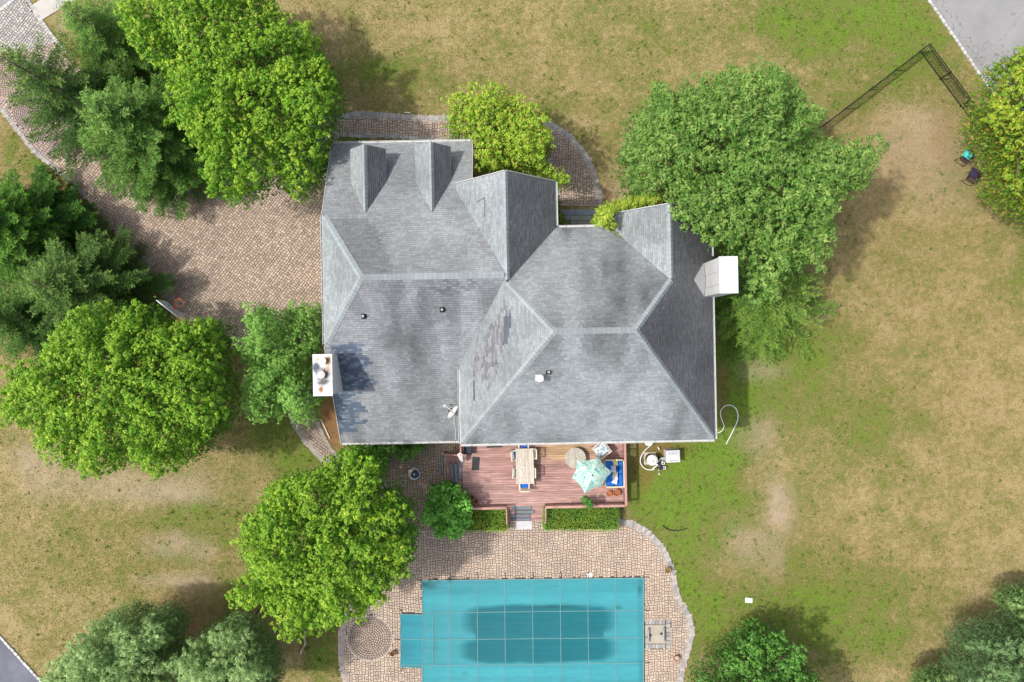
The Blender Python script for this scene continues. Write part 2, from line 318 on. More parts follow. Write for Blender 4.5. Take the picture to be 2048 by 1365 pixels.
# ------------------------------------------------------------------ ground
def axis(a, b, st, far):
    c = list(np.arange(a, b+1e-6, st)); k = st; lo = [a]; hi = [c[-1]]
    while hi[-1] < far: k *= 1.5; hi.append(hi[-1]+k); lo.append(lo[-1]-k)
    return np.array(lo[:0:-1]+c+hi[1:])
gx = axis(-34, 34, .25, 450); gy = axis(-24, 24, .25, 450); GX, GY = np.meshgrid(gx, gy, indexing='ij')
nx, ny = GX.shape; idx = np.arange(nx*ny).reshape(nx, ny)
me = bpy.data.meshes.new('ground'); V = np.zeros((nx*ny, 3), np.float32); V[:, 0] = GX.ravel(); V[:, 1] = GY.ravel()
me.vertices.add(len(V)); me.vertices.foreach_set('co', V.ravel())
F = np.stack([idx[:-1, :-1], idx[1:, :-1], idx[1:, 1:], idx[:-1, 1:]], -1).reshape(-1, 4).astype(np.int32)
me.loops.add(F.size); me.loops.foreach_set('vertex_index', F.ravel()); me.polygons.add(len(F))
me.polygons.foreach_set('loop_start', np.arange(0, F.size, 4, dtype=np.int32)); me.polygons.foreach_set('loop_total', np.full(len(F), 4, np.int32))
g, d, s = lawn_attr(V[:, 0].astype(float), V[:, 1].astype(float)); ca = np.ones((len(V), 4), np.float32); ca[:, 0] = g; ca[:, 1] = d; ca[:, 2] = s
a = me.color_attributes.new('Col', 'FLOAT_COLOR', 'POINT'); a.data.foreach_set('color', ca.ravel()); me.materials.append(M['lawn']); me.update(calc_edges=True)
go = bpy.data.objects.new('ground', me); COL.objects.link(go); tag(go, 'half dried tan and green lawn around the house', kind='structure')

def sheet(name, polypx, z, m, label):
    o = MB().add([tuple(W(*p)[:2])+(z,) for p in polypx], [tuple(range(len(polypx)))[::-1]]).build(name, m)
    for p in o.data.polygons:
        if p.normal.z < 0: p.flip()
    return tag(o, label, kind='structure')
sheet('road', ROADR, .012, M['asphalt'], 'pale cracked asphalt road at the upper right corner')
sheet('road', ROADL, .012, M['asphalt_dark'], 'dark asphalt road at the lower left corner')
sheet('road', ROADT, .012, M['asphalt'], 'grey asphalt road beyond the driveway apron at the upper left corner')

def line_stones(name, pts, step, wd, h, parent, m, cols, gap=.03, j=.012, z0=0):
    pts = [W(*p).xy for p in pts]; out = []; acc = 0; prev = pts[0]; pos = []
    segs = [(pts[i], pts[i+1]) for i in range(len(pts)-1)]; tot = sum((b-a).length for a, b in segs); n = int(tot/step); t = step/2
    for k in range(n):
        dd = (k+.5)*step; q = 0
        for a, b in segs:
            l = (b-a).length
            if q+l >= dd: c = a+(b-a)*((dd-q)/l); an = math.atan2((b-a).y, (b-a).x); break
            q += l
        pos.append((c, an))
    for c, an in pos:
        c_ = random.choice(cols); f = random.uniform(.85, 1.12)
        b = MB().bbox((c.x+random.uniform(-j, j), c.y+random.uniform(-j, j), z0+h/2), (step-gap, wd+random.uniform(-j, j), h), an+random.uniform(-.04, .04), .012, tuple(x*f for x in c_))
        b.build(name, m, parent); out.append(b)
    return pos
e = empty('kerb', kind='structure', label='line of pale granite kerb blocks along the right road'); line_stones('kerb_stone', [(1851, -8), (1966, 160), (2075, 315)], .28, .13, .10, e, M['granite'], [(.55, .54, .52), (.46, .45, .44)])
e = empty('kerb', kind='structure', label='line of pale granite kerb blocks along the lower left road'); line_stones('kerb_stone', [(-10, 1262), (2, 1274), (90, 1370)], .28, .13, .10, e, M['granite'], [(.62, .61, .57), (.52, .51, .48)])
e = empty('kerb', kind='structure', label='pale kerb blocks between the driveway apron and the upper left road'); line_stones('kerb_stone', [(-30, 44), (0, 22), (36, -5)], .28, .16, .08, e, M['granite'], [(.6, .58, .54)])
# concrete sidewalk, slab by slab
sw = empty('sidewalk', kind='structure', label='pale concrete sidewalk joining the driveway at upper left')
A, B, D = W(60, 13), W(79, 44), W(150, -1)
dirv = (W(150, 1)-B).normalized(); acc = Vector((B-A)); per = Vector((A-B))
for k in range(6):
    p0 = B+dirv*(k*1.55); p1 = B+dirv*(k*1.55+1.53); q = per*.98
    MB().prism([(p0+q)[:2], p0[:2], p1[:2], (p1+q)[:2]], 0.0, .05, tuple([random.uniform(.92, 1.05)]*3)).build('concrete_slab', M['concrete'], sw)

# ------------------------------------------------------------------ pavers
U = .0735
def field_pieces(poly, ang, holes=(), unit=U):
    P = [W(*p).xy for p in poly]; ca, sa = math.cos(ang), math.sin(ang)
    Q = [(p.x*ca+p.y*sa, -p.x*sa+p.y*ca) for p in P]
    x0 = min(q[0] for q in Q); y0 = min(q[1] for q in Q); nx = int((max(q[0] for q in Q)-x0)/unit)+4; ny = int((max(q[1] for q in Q)-y0)/unit)+4
    occ = np.zeros((ny+4, nx+4), bool); out = []
    for j in range(ny):
        i = 0; row = occ[j]
        while i < nx:
            if row[i]: i += 1; continue
            w_ = 1
            while w_ < 7 and i+w_ < nx+3 and not row[i+w_]: w_ += 1
            if w_ == 2: c = 2
            elif w_ == 3: c = 3
            elif w_ == 4: c = 2
            else: c = random.choice((2, 3))
            if w_ == 1: c = 1
            h = 2 if c == 3 else (3 if random.random() < .62 else 2)
            occ[j:j+h, i:i+c] = True; out.append((x0+(i+c/2)*unit, y0+(j+h/2)*unit, c*unit, h*unit)); i += c
    A = np.array(out); X = A[:, 0]*ca-A[:, 1]*sa; Y = A[:, 0]*sa+A[:, 1]*ca; px = 1024+X*FP/HC; py = 682.5-Y*FP/HC
    k = pip(px, py, poly)
    for h in holes:
        if callable(h): k &= ~h(px, py)
        else: k &= ~pip(px, py, h)
    return [(X[i], Y[i], A[i, 2], A[i, 3], ang, px[i], py[i]) for i in np.nonzero(k)[0]]
def paver_box(mb, p, col, z0=.014, z1=.045, gap=.026):
    x, y, w_, h_, an = p[:5]; ca, sa = math.cos(an), math.sin(an); zt = z1+random.uniform(-.003, .003); tx, ty = random.uniform(-.003, .003), random.uniform(-.003, .003)
    vs = []
    for zz, ins in ((z0, gap/2), (zt-.006, gap/2), (zt, gap/2+.007)):
        for i, j in ((-1, -1), (1, -1), (1, 1), (-1, 1)):
            a, b = i*(w_/2-ins), j*(h_/2-ins); vs.append((x+a*ca-b*sa, y+a*sa+b*ca, zz+(i*tx+j*ty if zz > z0 else 0)))
    fs = [(8, 9, 10, 11)]
    for k in (0, 4):
        for i in range(4): fs.append((k+i, k+(i+1) % 4, k+4+(i+1) % 4, k+4+i))
    mb.add(vs, fs, col)
TAN = [(.49, .38, .29), (.465, .355, .275), (.44, .34, .27), (.51, .41, .31), (.425, .335, .275), (.455, .355, .285)]
BRN = [(.38, .295, .23), (.355, .275, .215), (.41, .32, .245), (.365, .29, .235), (.33, .26, .21)]
GRY = [(.34, .325, .305), (.30, .29, .275), (.38, .36, .33), (.27, .265, .26)]
APR = [(.43, .41, .37), (.37, .35, .33), (.47, .44, .38), (.33, .32, .31)]
def pcol(cols): c = random.choice(cols); f = random.uniform(.92, 1.08); return tuple(v*f for v in c)
def paving(root, poly, pieces, cols, nind=0, name='paver'):
    if callable(cols): cf = cols
    else: cf = lambda p: pcol(cols)
    pieces = sorted(pieces, key=lambda p: (p[5]-1024)**2+(p[6]-900)**2) if nind else pieces
    mb = MB()
    for i, p in enumerate(pieces):
        if i < nind: b = MB(); paver_box(b, p, cf(p)); b.build(name, M['paver'], root)
        else: paver_box(mb, p, cf(p))
    if mb.v: mb.build('paver_field', M['paver'], root, kind='stuff')
    o = sheet('joint_sand', poly, .013, M['joint'], ''); del o['kind']; o.parent = root; return o
def border(root, line, cols, depth=.27, step=.175, z=.047, inner=False, thin=None, ind=300):
    pts = [W(*p).xy for p in line]; segs = list(zip(pts[:-1], pts[1:])); tot = sum((b-a).length for a, b in segs); n = int(tot/step)
    for k in range(n):
        dd = (k+.5)*tot/n; q = 0
        for a, b in segs:
            l = (b-a).length
            if q+l >= dd or (a, b) == segs[-1]: t = (b-a)/l; c = a+t*(dd-q); break
            q += l
        nn = Vector((t.y, -t.x)); an = math.atan2(t.y, t.x); c2 = c+nn*depth/2
        px, py = toPx(c2.x, c2.y)
        if not (-60 < px < 2100 and -60 < py < 1440): continue
        b = MB(); paver_box(b, (c2.x, c2.y, tot/n, depth, an), pcol(cols), z0=.016, z1=z+.004, gap=.016); b.build('border_paver', M['paver'], root)
    if thin:
        n = int(tot/.2)
        mb = MB()
        for k in range(n):
            dd = (k+.5)*tot/n; q = 0
            for a, b in segs:
                l = (b-a).length
                if q+l >= dd or (a, b) == segs[-1]: t = (b-a)/l; c = a+t*(dd-q); break
                q += l
            nn = Vector((t.y, -t.x)); c2 = c+nn*(depth+.055); paver_box(mb, (c2.x, c2.y, tot/n, .085, math.atan2(t.y, t.x)), pcol(cols), z0=.016, z1=z+.004, gap=.016)
        mb.build('border_strip', M['paver'], root, kind='stuff')
def disc(cx, cy, r): return lambda px, py: (px-cx)**2+(py-cy)**2 < r*r
def medallion(root, cx, cy, rpx, cols, rw=.128, ring=True):
    c = W(cx, cy); Rr = rpx*HC/FP; n = int(Rr/rw); mb = MB()
    for k in range(n):
        r0, r1 = k*rw+.014, (k+1)*rw-.022; m = max(5, int(2*math.pi*(k+.5)*rw/.15)); off = random.random()
        for i in range(m):
            a0 = (i+off+.12)*2*math.pi/m; a1 = (i+1+off-.12)*2*math.pi/m; am = (a0+a1)/2; z = .045+random.uniform(-.003, .003); vs = []
            for zz, q in ((.014, 0), (z-.005, 0), (z, .006)):
                for rr, aa in ((r0+q, a0+q/(r0+.05)), (r1-q, a0+q/r1), (r1-q, a1-q/r1), (r0+q, a1-q/(r0+.05))): vs.append((c.x+rr*math.cos(aa), c.y+rr*math.sin(aa), zz))
            fs = [(8, 9, 10, 11)]+[(b+i2, b+(i2+1) % 4, b+4+(i2+1) % 4, b+4+i2) for b in (0, 4) for i2 in range(4)]
            mb.add(vs, fs, pcol(cols))
    nr_ = 64 if ring else 0
    for i in range(nr_):
        a_ = (i+.5)*2*math.pi/nr_; rr_ = n*rw+.035; paver_box(mb, (c.x+rr_*math.cos(a_), c.y+rr_*math.sin(a_), .085, 2*math.pi*rr_/nr_, a_), pcol([(.50, .45, .38), (.46, .42, .36)]), z1=.05, gap=.014)
    mb.build('medallion_pavers', M['paver'], root, kind='stuff')
drive = empty('driveway', kind='structure', label='brick paved driveway west of the house')
def dcol(p):
    if p[6] < 100-p[5]*.25+15: return pcol(APR)
    if p[5] < 110 and p[6] < 330: return pcol([(.40, .30, .26), (.36, .28, .26), (.43, .33, .28)])
    return pcol(TAN if random.random() < .62 else BRN)
dh = [disc(8, 150, 46), disc(60, 226, 34)]
paving(drive, DRIVE, field_pieces(DRIVE, R(-38), dh), dcol)
medallion(drive, 8, 150, 50, [(.42, .31, .26), (.37, .28, .25)], .11, False); medallion(drive, 60, 226, 37, [(.40, .30, .26), (.35, .28, .26)], .11, False)
border(drive, [(-60, 150), (0, 222), (66, 306), (135, 362), (170, 400)][::-1], GRY, .24)
border(drive, [(50, -2), (60, 14), (95, 66), (130, 110)][::-1], APR, .22)
npath = empty('front_path', kind='structure', label='curved brick path north of the house with grey soldier course border')
paving(npath, NPATH, field_pieces(NPATH, R(-1)), BRN[:4]+[(.45, .34, .27), (.48, .36, .28), (.43, .33, .27)], nind=300)
border(npath, PATH_OUT, GRY, .27, thin=True); border(npath, PATH_IN, GRY, .22)
wpath = empty('side_path', kind='structure', label='brick path west of the garage wing with pale border')
paving(wpath, WPATH, field_pieces(WPATH, R(55)), BRN, nind=200)
border(wpath, WP_L[::-1], [(.36, .32, .28), (.32, .29, .26)], .27, thin=True); border(wpath, WP_R[::-1], [(.36, .32, .28), (.32, .29, .26)], .22)
patio = empty('patio', kind='structure', label='tan brick patio around the covered pool')
poolin = [(POOL[i][0], POOL[i][1]) for i in range(len(POOL))]
PAD = [(1290, 1240), (1341, 1240), (1341, 1298), (1290, 1298)]
def patcol(p):
    if p[5] < 935 and p[6] < 1060: return pcol(BRN[:3]+[(.36, .27, .17), (.33, .25, .17)])
    return pcol(TAN)
paving(patio, PATIO, field_pieces(PATIO, R(1), [poolin, disc(740, 1277, 45.2), PAD]), patcol, nind=300)
medallion(patio, 740, 1277, 46.5, [(.38, .29, .235), (.34, .265, .22), (.41, .32, .26)])
border(patio, PAT_R, GRY+[(.42, .38, .34)], .30, thin=True); border(patio, PAT_L[:50], [(.40, .34, .30), (.44, .36, .30), (.36, .31, .28)], .27, thin=True)
# diving stand pad
pad = empty('stand_pad', W(1310, 1269), label='pale concrete pad with two grey metal stands beside the pool', cat='concrete pad')
po = W(1310, 1269)
MB().prism([W(*p)[:2] for p in ((1290, 1287), (1331, 1287), (1331, 1250), (1290, 1250))], .016, .05, (.82, .78, .70)).build('slab', M['concrete'], pad, org=po)
for k in range(6):
    for yy in (1244.5, 1292.5):
        b = MB(); c = W(1294+k*6.6, yy); paver_box(b, (c.x, c.y, .19, .27, 0), pcol(GRY), gap=.014, z1=.055); b.build('edging_paver', M['paver'], pad, org=po)
for k in range(7):
    b = MB(); c = W(1336.5, 1243+k*8.4); paver_box(b, (c.x, c.y, .26, .235, 0), pcol(GRY), gap=.014, z1=.056); b.build('edging_paver', M['paver'], pad, org=po)
for x, yy in ((1296.5, 1269), (1327, 1267)):
    c = W(x, yy)
    b = MB().tube([c+Vector((.05, -.36, .08)), c+Vector((0, -.34, .16)), c+Vector((-.02, -.2, .19)), c+Vector((-.02, .2, .19)), c+Vector((0, .34, .16)), c+Vector((.05, .38, .08))], .06, 8, (.30, .29, .30))
    b.build('stand', M['paint'], pad, shade=True, org=po)
for x, yy in ((1300, 1270), (1322, 1267)):
    c = W(x, yy); MB().lathe((c.x, c.y, .07), [(.07, 0), (.07, .03), (.03, .05)], 10).build('anchor_cap', M['dark'], pad, org=po)

# ------------------------------------------------------------------ pool cover
pc = empty('pool_cover', W(1066, 1290), label='teal mesh safety cover stretched over the swimming pool', cat='pool cover'); pco = W(1066, 1290)
st = .12; x0, y0 = W(801, 1480)[:2]; x1, y1 = W(1290, 1154)[:2]
xs = np.arange(x0, x1+st, st); ys = np.arange(y0, y1+st, st)
def pool_z(px, py):
    dx = np.minimum(px-840, 1286-px); dy = py-1158
    dd = np.clip(np.minimum(dx, dy)/60, 0, 1)
    z = .115-.05*dd*dd*(3-2*dd)
    cx = ((px-900) % 55.3)/55.3; cy = ((py-1222) % 53)/53
    return z-.018*np.sin(np.pi*cx)**.8*np.sin(np.pi*cy)**.8
def snap(px, py):      # pull the outline onto the pool's edge
    return px, py
gxp = sorted(set(list(np.arange(801, 846, 4.0))+[845.0]+list(np.arange(849, 1286, 4.0))+[1287.0])); gyp = sorted(set([1157.0]+list(np.arange(1161, 1226, 4.0))+[1226.5]+list(np.arange(1230, 1332, 4.0))+[1332.0]+list(np.arange(1336, 1481, 4.0))))
b = MB(); ix = {}
def wet(px, py):
    nz = (vnoise(px/34., py/34., .6, 6)-.5)*14
    m = 0
    for ax0, ax1, ay0, ay1 in ((930, 1226, 1213, 1270), (925, 1228, 1275, 1322)):
        q = max(abs(px-(ax0+ax1)/2)/((ax1-ax0)/2), 0)**4+max(abs(py+nz*.3-(ay0+ay1)/2)/((ay1-ay0)/2+3), 0)**4
        m = max(m, min(1, max(0, (1.3-q)/.65)))
    if 952 < px < 1208 and 1214 < py < 1322: m = max(m, .9)
    return m
for i, gxv in enumerate(gxp):
    for j, gyv in enumerate(gyp):
        if gxv < 844 and not (1226 <= gyv <= 1332.5): continue
        off = (-(gxv-1066)*.0115) if gyv < 1400 else 0                        # the cover's slight turn
        q = W(gxv, gyv+off*(1 if gxv > 844 else .2)); z = float(pool_z(gxv, gyv)); m = wet(gxv, gyv)
        c = np.array((.034, .24, .275))*(1-m)+np.array((.0, .118, .145))*m
        if gxv < 846: c = np.array((.012, .205, .255))
        if gxv > 1276: c = c*.88
        for sx, sy, rx, ry, am in ((862, 1168, 14, 9, .5), (1279, 1182, 4, 12, .5), (1236, 1217, 7, 4, .5), (1100, 1213, 60, 5, .35), (905, 1180, 60, 3, .12), (1283, 1345, 3, 25, .3), (930, 1345, 5, 4, .3), (870, 1290, 5, 30, .12), (810, 1300, 14, 20, .15)):
            c = c*(1-am*math.exp(-((gxv-sx)/rx)**2-((gyv-sy)/ry)**2))
        c = c*(1+.22*math.exp(-((gyv-1200)/14)**2)*(.4+.6*float(vnoise(gxv/30, gyv/30, 1.5, 3)))+.16*math.exp(-((gyv-1345)/12)**2))*(.95+.1*float(vnoise(gxv/10, gyv/4, 1, 4)))
        ix[i, j] = len(b.v); b.v.append((q.x, q.y, z)); b.c.append(tuple(c))
for i in range(len(gxp)-1):
    for j in range(len(gyp)-1):
        if all(k in ix for k in ((i, j), (i+1, j), (i+1, j+1), (i, j+1))): b.f.append((ix[i, j+1], ix[i+1, j+1], ix[i+1, j], ix[i, j]))
b.build('cover_sheet', M['cover'], pc, shade=True, org=pco)
def pp(px, py):
    off = (-(px-1066)*.0115); q = W(px, py+off*(1 if px > 844 else .2)); return Vector((q.x, q.y, float(pool_z(px, py))+.008))
def strap(pts, wd=.038):
    bb = MB()
    for a, c in zip(pts[:-1], pts[1:]): bb.bar(a, c, wd, .006)
    bb.build('strap', M['strap'], pc, org=pco)
def spring(a, c):
    bb = MB().tube([a, (a+c)/2+Vector((.02, .02, .01)), c], .017, 5); bb.lathe((c.x, c.y, .046), [(.035, 0), (.035, .015)], 8); bb.build('spring_anchor', M['dark'], pc, org=pco)
for x in (900, 955.5, 1010.5, 1066, 1121.5, 1176.5, 1231.5):
    strap([pp(x+(y-1300)*.012, y) for y in np.arange(1157.5, 1481, 20)]); p = pp(x, 1157.5); p.z = .1; spring(p, Vector((p.x, p.y+.36, .06)))
for y in (1223, 1277, 1328):
    strap([pp(x, y) for x in np.arange(802 if y > 1226 else 846, 1288, 20)]+[pp(1287, y)]); p = pp(1287, y); p.z = .1; spring(p, Vector((p.x+.36, p.y, .06)))
strap([pp(845.5, y) for y in (1226, 1278, 1332)]); strap([pp(866, y) for y in (1223, 1278, 1330)])
strap([pp(845.5, 1257), pp(866, 1257)], .03); strap([pp(845.5, 1299), pp(866, 1299)], .03)
for x, y, dx, dy in ((806, 1227, -.15, .25), (806, 1332, -.1, -.25), (844, 1162, -.3, .12), (1285, 1157, .12, .3), (1286, 1157, .3, .02), (802, 1278, -.35, 0)):
    p = pp(x, y); p.z = .1; spring(p, Vector((p.x+dx, p.y+dy, .06)))
hem = MB()                                                                 # folded hem round the cover's edge
ring = [pp(x, 1158) for x in range(845, 1288, 17)]+[pp(1286.5, y) for y in range(1170, 1480, 20)]
for a, c in zip(ring[:-1], ring[1:]): hem.bar(a, c, .06, .02)
for seg in ((pp(845, 1158), pp(845, 1226.5)), (pp(845, 1226.5), pp(801, 1226.5)), (pp(801, 1226.5), pp(803, 1278)), (pp(803, 1278), pp(801, 1332)), (pp(801, 1332), pp(845, 1332)), (pp(845, 1332), pp(845, 1480))): hem.bar(seg[0], seg[1], .05, .02)
hem.build('hem', M['strap'], pc, org=pco)
c = W(1180, 1150.5); MB().bbox((c.x, c.y, .062), (.28, .25, .03), TH).build('skimmer_lid', M['plastic'], label='white square skimmer lid at the pool edge', cat='lid')

# ------------------------------------------------------------------ HOUSE
house = empty('house', (0, 0, 0), TH, label='large house with grey shingled hip and gable roofs, dormers and two white chimneys', cat='house')
roof = empty('roof'); roof.parent = house
zr, zm, ze = 8.5, 10.8, 5.65; mN, mS = .614, .6435; sW, sE, sN, sS = 1.109, 1.08, .95, .907
PL = []   # name, polygon(u,v), z(u,v), downslope dir
GN = lambda u, v: zr-mN*(v-3.2)
GS = lambda u, v: zr-mS*(3.2-v)
GW = lambda u, v: 6.4+(zr-6.4)/2.28*(u+9.5)
MW = lambda u, v: ze+sW*(u+2.74)
MN = lambda u, v: zm-sN*(v-.4)
MS = lambda u, v: zm-sS*(.4-v)
ME = lambda u, v: zm-sE*(u-5.63)
MGW = lambda u, v: zr-1.118*(-.17-u)
MGE = lambda u, v: zr-1.118*(u+.17)
NGW = lambda u, v: 8.54-1.12*(7.72-u)
PL += [('gn', [(-9.5, 10.85), (-9.5, 6.62), (-7.22, 3.2), (-1.95, 3.2), (-1.95, 10.85)], GN, (0, 1)),
       ('gn', [(-1.95, 3.2), (-.1, 3.2), (-1.95, 6.62)], GN, (0, 1)),
       ('gs', [(-9.5, -5.44), (-2.5, -5.44), (-2.5, 3.2), (-7.22, 3.2), (-9.5, -.06)], GS, (0, -1)),
       ('gs', [(-2.5, -1.1), (-.17, 3.2), (-2.5, 3.2)], GS, (0, -1)),
       ('gw', [(-9.5, -.06), (-7.22, 3.2), (-9.5, 6.62)], GW, (-1, 0)),
       ('mw', [(-2.74, -5.28), (1.9, .4), (-.17, 2.84), (-.35, 3.04), (-2.74, -1.05)], MW, (-1, 0)),
       ('mn', [(1.9, .4), (5.63, .4), (7.72, 2.78), (5.14, 5.82), (2.38, 5.82), (-.17, 2.82)], MN, (0, 1)),
       ('ms', [(-2.74, -5.28), (10.4, -5.28), (5.63, .4), (1.9, .4)], MS, (0, -1)),
       ('me', [(5.63, .4), (10.4, -5.28), (10.4, 2.78), (7.72, 2.78)], ME, (1, 0)),
       ('me2', [(7.72, 2.78), (10.4, 2.78), (10.4, 6.45), (7.72, 6.45)], ME, (1, 0)),
       ('mgw', [(-2.72, 8.2), (-2.72, 7.84), (-.17, 3.2), (-.17, 8.2)], MGW, (-1, 0)),
       ('mge', [(-.17, 8.2), (-.17, 2.82), (2.38, 5.82), (2.38, 8.2)], MGE, (1, 0)),
       ('ngw', [(5.14, 6.45), (5.14, 5.82), (7.72, 2.78), (7.72, 6.45)], NGW, (-1, 0))]
DORM = [(-7.32, 10.15), (-3.93, 10.2)]
for u0, vf in DORM:
    PL += [('dw', [(u0-.92, vf), (u0-.92, 8.41), (u0, 6.62), (u0, vf)], (lambda u, v, u0=u0: 6.4-1.2*(u0-u)), (-1, 0)),
           ('de', [(u0, vf), (u0, 6.62), (u0+.92, 8.41), (u0+.92, vf)], (lambda u, v, u0=u0: 6.4-1.2*(u-u0)), (1, 0))]
def clip(poly, a, b, c):                        # keep a*x+b*y<=c
    out = []; n = len(poly)
    for i in range(n):
        p, q = poly[i], poly[(i+1) % n]; dp = a*p[0]+b*p[1]-c; dq = a*q[0]+b*q[1]-c
        if dp <= 0: out.append(p)
        if (dp < 0 < dq) or (dq < 0 < dp): t = dp/(dp-dq); out.append((p[0]+(q[0]-p[0])*t, p[1]+(q[1]-p[1])*t))
    return out
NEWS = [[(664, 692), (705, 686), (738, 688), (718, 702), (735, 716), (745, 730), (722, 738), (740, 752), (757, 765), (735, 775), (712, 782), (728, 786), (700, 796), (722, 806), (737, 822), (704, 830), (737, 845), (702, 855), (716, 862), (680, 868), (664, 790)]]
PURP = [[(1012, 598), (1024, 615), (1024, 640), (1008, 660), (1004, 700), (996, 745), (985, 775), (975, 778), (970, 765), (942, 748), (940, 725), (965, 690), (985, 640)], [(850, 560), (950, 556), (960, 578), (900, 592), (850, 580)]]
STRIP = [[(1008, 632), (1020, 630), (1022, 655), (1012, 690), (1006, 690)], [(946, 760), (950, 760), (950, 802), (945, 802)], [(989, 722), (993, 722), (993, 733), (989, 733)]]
DTONE = [[(652, 437), (735, 437), (762, 475), (785, 545), (725, 552)], [(667, 288), (700, 288), (690, 340), (668, 330)]]  # dark toned patches; the small corner one is tree shade put into the colour
def shingle_col(X, Y, z, nm):
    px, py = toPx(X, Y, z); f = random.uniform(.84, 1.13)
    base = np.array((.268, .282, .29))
    if nm in ('me', 'me2', 'mge', 'de'): base = np.array((.145, .147, .154))  # east slopes: dark shingles, deepened by shade put into the colour
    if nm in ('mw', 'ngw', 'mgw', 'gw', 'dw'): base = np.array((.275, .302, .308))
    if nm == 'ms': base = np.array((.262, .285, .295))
    if nm == 'gs': base = np.array((.25, .262, .278))
    t = lambda P: any(bool(pip(px, py, q)) for q in P)
    if nm in ('gs', 'gw'):
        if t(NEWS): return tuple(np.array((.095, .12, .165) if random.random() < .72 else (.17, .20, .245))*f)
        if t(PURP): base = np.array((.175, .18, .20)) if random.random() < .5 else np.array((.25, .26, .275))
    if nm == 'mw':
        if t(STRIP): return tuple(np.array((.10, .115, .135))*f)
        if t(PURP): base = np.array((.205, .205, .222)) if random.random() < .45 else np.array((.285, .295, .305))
    if nm == 'gn' and t(DTONE): base = base*.80
    # wandering dark algae streaks that run down the slope
    if nm in ('mn', 'ms', 'gs'):
        k = vnoise(X, Y*.35, .7, 3)*.5+vnoise(X, Y*.7, 2.4, 2)*.5; k2 = vnoise(X*1.0, Y*.5, .45, 5); base = base*(1.15-.50*np.clip((k-.34)*2.6, 0, 1)*(.65+.7*k2))
    else:
        k = vnoise(X, Y, 1.4, 1)*.6+vnoise(X, Y, 3.5, 4)*.4; base = base*(1.10-.24*np.clip((k-.4)*3, 0, 1))
    return tuple(base*f*.89)
deckmb = MB(); fascia = MB()
for nm, poly, zf, dn in PL:
    dn = Vector(dn); al = Vector((-dn.y, dn.x)); c0 = zf(0, 0); slope = c0-zf(dn.x, dn.y); ln = math.sqrt(1+slope*slope)
    # underlay
    n_ = len(poly); nrm = Vector((dn.x*slope, dn.y*slope, 1)).normalized()
    top = [Vector((u, v, zf(u, v)-.01)) for u, v in poly]; bot = [p-Vector((0, 0, .16)) for p in top]
    deckmb.add(top+bot, [tuple(range(n_)), tuple(range(2*n_-1, n_-1, -1))]+[(i, i+n_, (i+1) % n_+n_, (i+1) % n_) for i in range(n_)], (.14, .14, .145))
    # shingles in (a along eave, b up the slope)
    q = [((u*al.x+v*al.y), -(u*dn.x+v*dn.y)*ln) for u, v in poly]
    amin, amax = min(p[0] for p in q), max(p[0] for p in q); bmin, bmax = min(p[1] for p in q), max(p[1] for p in q)
    ex, tb = .135, .25; bmin = math.floor(bmin/ex)*ex; mb = MB(); nc = int((bmax-bmin)/ex)+1
    area = sum(q[i][0]*q[(i+1) % len(q)][1]-q[(i+1) % len(q)][0]*q[i][1] for i in range(len(q)))
    if area < 0: q = q[::-1]
    edges = []
    for i in range(len(q)):
        p, r_ = q[i], q[(i+1) % len(q)]; ex_, ey_ = r_[0]-p[0], r_[1]-p[1]; edges.append((ey_, -ex_, ey_*p[0]-ex_*p[1]))
    def P3(a, b_, h):
        x = al*a+dn*(-b_/ln); z = zf(x.x, x.y); return Vector((x.x, x.y, z))+nrm*h
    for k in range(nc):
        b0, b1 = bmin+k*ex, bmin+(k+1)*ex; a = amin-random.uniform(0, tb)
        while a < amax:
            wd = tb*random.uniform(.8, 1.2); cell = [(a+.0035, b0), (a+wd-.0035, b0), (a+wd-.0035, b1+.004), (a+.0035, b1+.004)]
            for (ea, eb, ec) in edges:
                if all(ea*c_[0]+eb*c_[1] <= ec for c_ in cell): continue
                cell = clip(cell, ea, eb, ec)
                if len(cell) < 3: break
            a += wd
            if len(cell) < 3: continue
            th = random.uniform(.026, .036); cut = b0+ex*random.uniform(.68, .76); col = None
            for part, tone in ((clip(cell, 0, 1, cut), 1.04), (clip(cell, 0, -1, -cut), .66)):  # shadow band coloured into the top strip of each tab, so courses read
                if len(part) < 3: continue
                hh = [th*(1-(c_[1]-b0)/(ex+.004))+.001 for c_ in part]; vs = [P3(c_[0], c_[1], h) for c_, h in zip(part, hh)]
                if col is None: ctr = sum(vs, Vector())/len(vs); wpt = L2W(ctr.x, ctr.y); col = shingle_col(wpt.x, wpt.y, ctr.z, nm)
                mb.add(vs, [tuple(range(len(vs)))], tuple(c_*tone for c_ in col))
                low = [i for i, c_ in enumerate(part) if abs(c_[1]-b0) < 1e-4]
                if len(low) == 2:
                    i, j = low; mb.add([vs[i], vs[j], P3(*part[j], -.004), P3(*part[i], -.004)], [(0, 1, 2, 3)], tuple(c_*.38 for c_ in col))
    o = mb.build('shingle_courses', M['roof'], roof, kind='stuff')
deckmb.build('roof_deck', M['siding'], roof)
